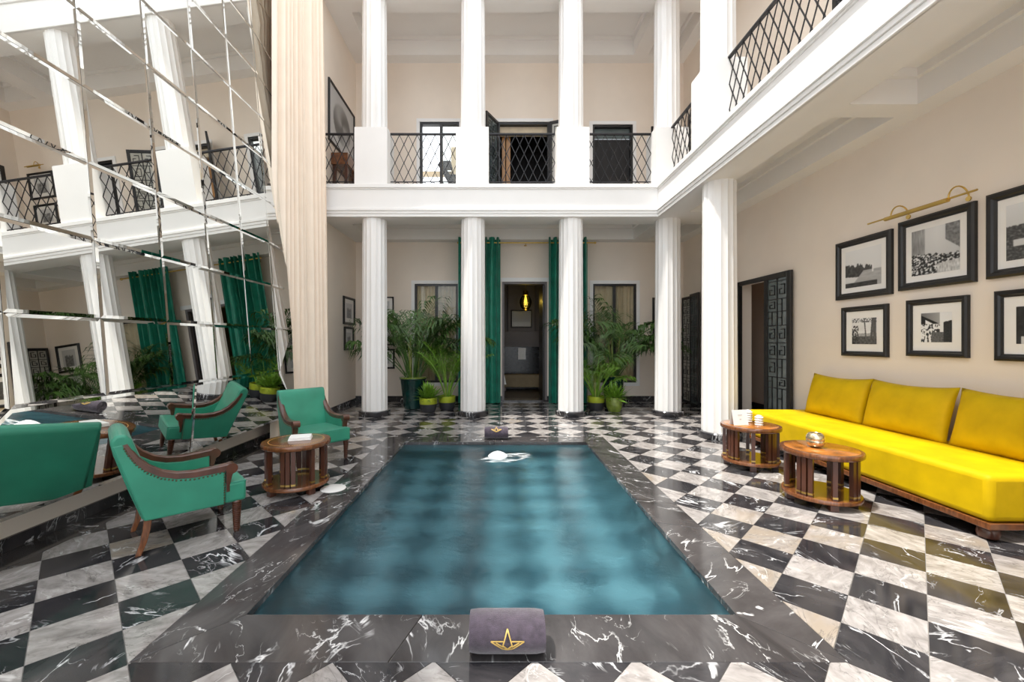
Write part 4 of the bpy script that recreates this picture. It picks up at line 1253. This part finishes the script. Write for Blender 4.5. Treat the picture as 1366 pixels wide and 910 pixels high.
def cushion(lab, y0, y1, seed):
    w, h, d = (y1 - y0), 0.54, 0.19
    n, k = 22, 14
    rnd = random.Random(seed)
    m = MB(); vs_ = []
    for s in (1, -1):
        for j in range(k + 1):
            for i in range(n + 1):
                a, b_ = 2 * i / n - 1, 2 * j / k - 1
                th = (max(0, 1 - abs(a) ** 3.2) ** 0.55) * (max(0, 1 - abs(b_) ** 2.8) ** 0.55)
                pinch_x = 1 - 0.035 * (1 - b_ * b_); pinch_z = 1 - 0.13 * (1 - a * a) * (1 if b_ > 0 else 0.3)
                th *= 1 + 0.05 * noise.noise((a * 2.5, b_ * 2.5, seed * 3.3))
                vs_.append((s * th * d / 2, a * w / 2 * pinch_x, h / 2 + b_ * h / 2 * pinch_z))
    S = (n + 1) * (k + 1)
    q = lambda j, i: j * (n + 1) + i
    fs = [(q(j, i), q(j, i + 1), q(j + 1, i + 1), q(j + 1, i)) for j in range(k) for i in range(n)]
    fs += [tuple(S + a for a in reversed(f)) for f in fs]
    m.add(vs_, fs)
    me = m.mesh('back_cushion', M_MUSTARD)
    b2 = bmesh.new(); b2.from_mesh(me); bmesh.ops.remove_doubles(b2, verts=b2.verts, dist=0.0008); bmesh.ops.recalc_face_normals(b2, faces=b2.faces); b2.to_mesh(me); b2.free()
    me.polygons.foreach_set('use_smooth', [True] * len(me.polygons))
    o = use(me, 'back_cushion', None, (4.06, (y0 + y1) / 2, 0.455), (0, R(14), 0))
    tag(o, lab, 'cushion', 'mustard back cushions along the sofa')
cushion('mustard velvet back cushion at the sofa end by the side doorway', 4.68, 5.56, 1)
cushion('mustard velvet back cushion in the middle of the sofa', 3.80, 4.69, 2)
cushion('mustard velvet back cushion at the sofa end under the hillside-town photograph', 2.92, 3.79, 3)

# ---------------------------------------------------------------- rolled towels
def towel(lab, loc, rz, ang):
    t = thing('rolled_towel', lab, 'towel', loc, rz, 'rolled plum towels on the pool edge')
    L, r = 0.335, 0.094
    turns = 4.2; n = 130; th = 0.0085
    pts = []
    for i in range(n + 1):
        f = i / n
        a = R(-70) - (1 - f) * turns * 2 * math.pi
        rr = 0.012 + (r - 0.012 - th / 2) * f
        pts.append((rr * math.cos(a), rr * math.sin(a), a))
    m = MB(); vs_ = []
    nl = 9
    for k in range(nl + 1):
        x = -L / 2 + L * k / nl
        e = 1 - 0.07 * max(0, abs(2 * k / nl - 1) - 0.75) / 0.25
        for y, z, a in pts:
            for s in (-1, 1):
                vs_.append((x, (y + s * th / 2 * math.cos(a)) * e * 1.06, r * 0.97 + (z + s * th / 2 * math.sin(a)) * e * 0.97))
    P = 2 * (n + 1)
    fs = []
    for k in range(nl):
        for i in range(n):
            a = k * P + 2 * i
            fs += [(a, a + 2, a + P + 2, a + P), (a + 1, a + P + 1, a + P + 3, a + 3)]
    for k in (0, nl):
        for i in range(n):
            a = k * P + 2 * i
            fs.append((a, a + 1, a + 3, a + 2))
    for k in range(nl):
        for i in (0, n):
            a = k * P + 2 * i
            fs.append((a, a + 1, a + P + 1, a + P))
    m.add(vs_, fs)
    m.build('roll', M_TOWEL, t, smooth=True)
    # emblem: outlined spire over a pair of spread wings, wrapped on the roll
    def strip(mb, p, q, w):
        p, q = Vector(p), Vector(q); d = (q - p).normalized(); nrm = Vector((-d.y, d.x)) * w / 2
        N_ = 8; base = len(mb.v)
        for i in range(N_ + 1):
            c = p + (q - p) * i / N_
            for s in (-1, 1):
                e = c + s * nrm
                a = R(ang) + e.y / r
                mb.v.append((e.x, -(r * 1.06 + 0.0025) * math.cos(a), r * 0.97 + (r * 0.97 + 0.0025) * math.sin(a)))
        for i in range(N_):
            mb.f.append([base + 2 * i, base + 2 * i + 1, base + 2 * i + 3, base + 2 * i + 2])
    mb = MB()
    S = 1.0
    tip, bl, br, bot = (0, 0.045), (-0.020, -0.018), (0.020, -0.018), (0, -0.034)
    wl, wr_ = (-0.072, -0.001), (0.072, -0.001)
    for p, q in ((tip, bl), (tip, br), (bl, bot), (br, bot)):
        strip(mb, p, q, 0.0055)
    for p, q in ((wl, (-0.018, -0.001)), (wr_, (0.018, -0.001)), (wl, (-0.022, -0.032)), (wr_, (0.022, -0.032)), ((-0.022, -0.032), (0.0, -0.036)), ((0.022, -0.032), (0.0, -0.036)), ((-0.05, -0.006), (-0.018, -0.024)), ((0.05, -0.006), (0.018, -0.024))):
        strip(mb, p, q, 0.0048)
    o = mb.build('emblem', M_GOLDTHREAD, t, recalc=False)
    o['label'] = 'gold spire-and-wings emblem'
    o.modifiers.new('t', 'SOLIDIFY').thickness = 0.0012
towel('rolled plum towel with gold emblem lying on the border slab away from the water jet', (0.042, 1.905, 0.001), 0, 10)
towel('rolled plum towel with gold emblem lying on the border slab behind the water jet', (-0.02, 6.02, 0.001), 0, 38)

# skimmer lid
o = MB().lathe([(0.115, 0.0), (0.115, 0.004), (0.108, 0.007), (0.02, 0.008)], 40, (-1.56, 3.98, 0.001)).build('skimmer_lid', M_CERAMIC, smooth=True)
tag(o, 'round white skimmer lid set in the floor beside the walnut table', 'lid')

# ---------------------------------------------------------------- plants
def frond(length, lean, curl, leaf, nleaf, width, droop, seed, start=0.30, bare=True):
    """one palm frond growing from the origin in the xz plane"""
    rnd = random.Random(seed)
    m = MB(); pts = []; n = 16
    p = Vector((0, 0, 0)); a = R(90 - lean)
    for i in range(n + 1):
        pts.append(p.copy())
        a -= R(curl) / n * (0.4 + 1.2 * i / n)
        p = p + Vector((math.cos(a), 0, math.sin(a))) * (length / n)
    m.tube(pts, [0.010 * (1 - 0.8 * i / n) + 0.0015 for i in range(n + 1)], 5)
    for k in range(nleaf):
        t = start + (1 - start) * (k + 0.5) / nleaf
        i = min(n - 1, int(t * n)); f = t * n - i
        q = pts[i].lerp(pts[i + 1], f); tan = (pts[i + 1] - pts[i]).normalized()
        up = Vector((-tan.z, 0, tan.x))
        L = leaf * (0.55 + 0.9 * math.sin(math.pi * (0.12 + 0.80 * (k + 0.5) / nleaf))) * rnd.uniform(0.85, 1.1)
        for s in (-1, 1):
            d = (tan * rnd.uniform(0.45, 0.75) + Vector((0, s, 0)) * 0.9 + up * rnd.uniform(0.0, 0.35)).normalized()
            sd = d.cross(Vector((0, 0, 1))).normalized()
            c1 = q + d * L * 0.35 + Vector((0, 0, 0.02 * L)); c2 = q + d * L * 0.72 - Vector((0, 0, droop * L * 0.35)); c3 = q + d * L * 0.95 - Vector((0, 0, droop * L))
            w = width * rnd.uniform(0.8, 1.2)
            b0 = len(m.v)
            m.v += [tuple(v) for v in (q, c1 + sd * w, c1 - sd * w, c2 + sd * w * 0.85, c2 - sd * w * 0.85, c3)]
            m.f += [[b0, b0 + 1, b0 + 2], [b0 + 1, b0 + 3, b0 + 4, b0 + 2], [b0 + 3, b0 + 5, b0 + 4]]
    return m
def palm(name, lab, loc, H, nf, leaf, nleaf, width, droop, m, r0, seed, spread=(8, 48), pot_h=0.5, group=None, stemr=0.014, start=0.45):
    t = thing(name, lab, 'potted palm', loc, 0, group)
    rnd = random.Random(seed)
    for k in range(nf):
        f = (k + 0.5) / nf
        az = k * 2.399 + rnd.uniform(-0.2, 0.2)
        lean = spread[0] + (spread[1] - spread[0]) * rnd.random() ** 0.9 * 0.6
        Lf = H * rnd.uniform(0.72, 1.06)
        fm = frond(Lf, lean, rnd.uniform(35, 80), leaf, nleaf, width, droop, seed * 100 + k, start=start)
        rr = r0 * math.sqrt(rnd.random())
        ca, sa = math.cos(az), math.sin(az)
        # leaves bend along the wall and stay behind the columns
        def keep(v):
            x, y = rr * ca + v[0] * ca - v[1] * sa, rr * sa + v[0] * sa + v[1] * ca
            x = max(x, 0) + min(x, 0) if loc[0] + x > -2.7 else -2.7 - 0.4 * math.tanh((-2.7 - loc[0] - x) / 0.4) - loc[0]
            yw = 8.78 + 0.50 * math.tanh((loc[1] + y - 8.78) / 0.50)
            return (x, yw - loc[1], v[2] + pot_h - 0.03)
        fm.v = [keep(v) for v in fm.v]
        o = fm.build('frond', m, t, recalc=False)
    for k in range(max(4, nf // 2)):
        az = k * 2.1; rr = r0 * 0.7
        MB().tube([(rr * math.cos(az), rr * math.sin(az), pot_h - 0.05), (rr * 1.2 * math.cos(az), rr * 1.2 * math.sin(az), pot_h + H * 0.22), (rr * 1.7 * math.cos(az), rr * 1.7 * math.sin(az), pot_h + H * 0.45)], [stemr, stemr * 0.8, stemr * 0.4], 6).build('stem', M_STEM, t, smooth=True)
    return t
def pot(t, prof, m, soil_r, soil_z, band=None):
    MB().lathe(prof, 40).build('pot', m, t, smooth=True)
    MB().lathe([(soil_r, soil_z - 0.02), (soil_r, soil_z), (0.01, soil_z + 0.012)], 24).build('soil', M_SOIL, t)
    if band:
        MB().lathe(band[0], 40).build('glaze_band', band[1], t, smooth=True)
t = palm('kentia_palm', 'tall dark-leaved palm in a big dark green pot beside the fluted column', (-1.755, 8.72, 0), 1.80, 28, 0.44, 20, 0.021, 0.50, M_LEAF, 0.14, 5, (4, 60), 0.64, 'tall dark palms')
pot(t, [(0.17, 0.0), (0.185, 0.01), (0.265, 0.60), (0.285, 0.62), (0.285, 0.65), (0.262, 0.655), (0.25, 0.60)], M_POTDK, 0.25, 0.61, ([(0.286, 0.632), (0.288, 0.655), (0.262, 0.660)], M_POTOLIVE))
t = palm('kentia_palm', 'tall dark-leaved palm in a dark green pot behind the olive glazed pot', (2.47, 8.98, 0), 1.80, 28, 0.44, 20, 0.021, 0.45, M_LEAF, 0.12, 6, (4, 64), 0.66, 'tall dark palms')
pot(t, [(0.16, 0.0), (0.17, 0.01), (0.225, 0.60), (0.238, 0.62), (0.238, 0.665), (0.215, 0.668), (0.205, 0.60)], M_POTDK, 0.21, 0.63, ([(0.239, 0.65), (0.241, 0.670), (0.215, 0.674)], M_POTOLIVE))
LB = [(0.10, 0.0), (0.13, 0.01), (0.155, 0.07), (0.170, 0.165)]
LT_ = [(0.170, 0.165), (0.173, 0.17), (0.175, 0.285), (0.160, 0.287), (0.155, 0.24)]
def banded(t):
    MB().lathe(LB, 36).build('pot', M_POTCHAR, t, smooth=True)
    MB().lathe(LT_, 36).build('glaze_band', M_POTLIME, t, smooth=True)
    MB().lathe([(0.155, 0.24), (0.155, 0.255), (0.01, 0.265)], 24).build('soil', M_SOIL, t)
t = palm('areca_palm', 'feathery bright green palm in a lime-banded charcoal pot next to the big dark green pot', (-1.03, 8.52, 0), 1.25, 18, 0.26, 26, 0.0075, 0.25, M_LEAF2, 0.06, 7, (2, 42), 0.27, 'feathery palms', stemr=0.011, start=0.42)
banded(t)
t = palm('areca_palm', 'feathery bright green palm in a lime-banded charcoal pot beside the olive glazed pot', (1.99, 8.50, 0), 1.12, 20, 0.27, 26, 0.008, 0.35, M_LEAF2, 0.07, 8, (4, 52), 0.27, 'feathery palms', stemr=0.012, start=0.42)
banded(t)
def bush(lab, loc, base_h, seed):
    t = thing('leafy_bush', lab, 'potted plant', loc)
    rnd = random.Random(seed); m = MB()
    for k in range(230):
        az = rnd.uniform(0, 2 * math.pi); el = R(rnd.uniform(0, 85)); L = rnd.uniform(0.17, 0.34)
        d = Vector((math.cos(az) * math.cos(el), math.sin(az) * math.cos(el), math.sin(el)))
        p = Vector((rnd.uniform(-0.07, 0.07), rnd.uniform(-0.07, 0.07), base_h - 0.02)) + d * rnd.uniform(0, 0.09)
        sd = d.cross(Vector((0, 0, 1))).normalized() if abs(d.z) < 0.99 else Vector((1, 0, 0))
        w = rnd.uniform(0.012, 0.02)
        mid = p + d * L * 0.6; tip = p + d * L - Vector((0, 0, 0.05 * rnd.random()))
        b0 = len(m.v)
        m.v += [tuple(v) for v in (p, mid + sd * w, tip, mid - sd * w)]
        m.f += [[b0, b0 + 1, b0 + 2, b0 + 3]]
    o = m.build('foliage', M_LEAF2, t, recalc=False); o['kind'] = 'stuff'
    return t
banded(bush('small leafy bush in a lime-banded charcoal pot in front of the big dark pot', (-1.37, 8.28, 0), 0.27, 1))
t = bush('small leafy bush in an olive green glazed pot', (2.31, 8.33, 0), 0.27, 2)
pot(t, [(0.10, 0.0), (0.12, 0.006), (0.155, 0.10), (0.165, 0.20), (0.168, 0.285), (0.155, 0.29), (0.15, 0.25)], M_POTOLIVE, 0.15, 0.26)
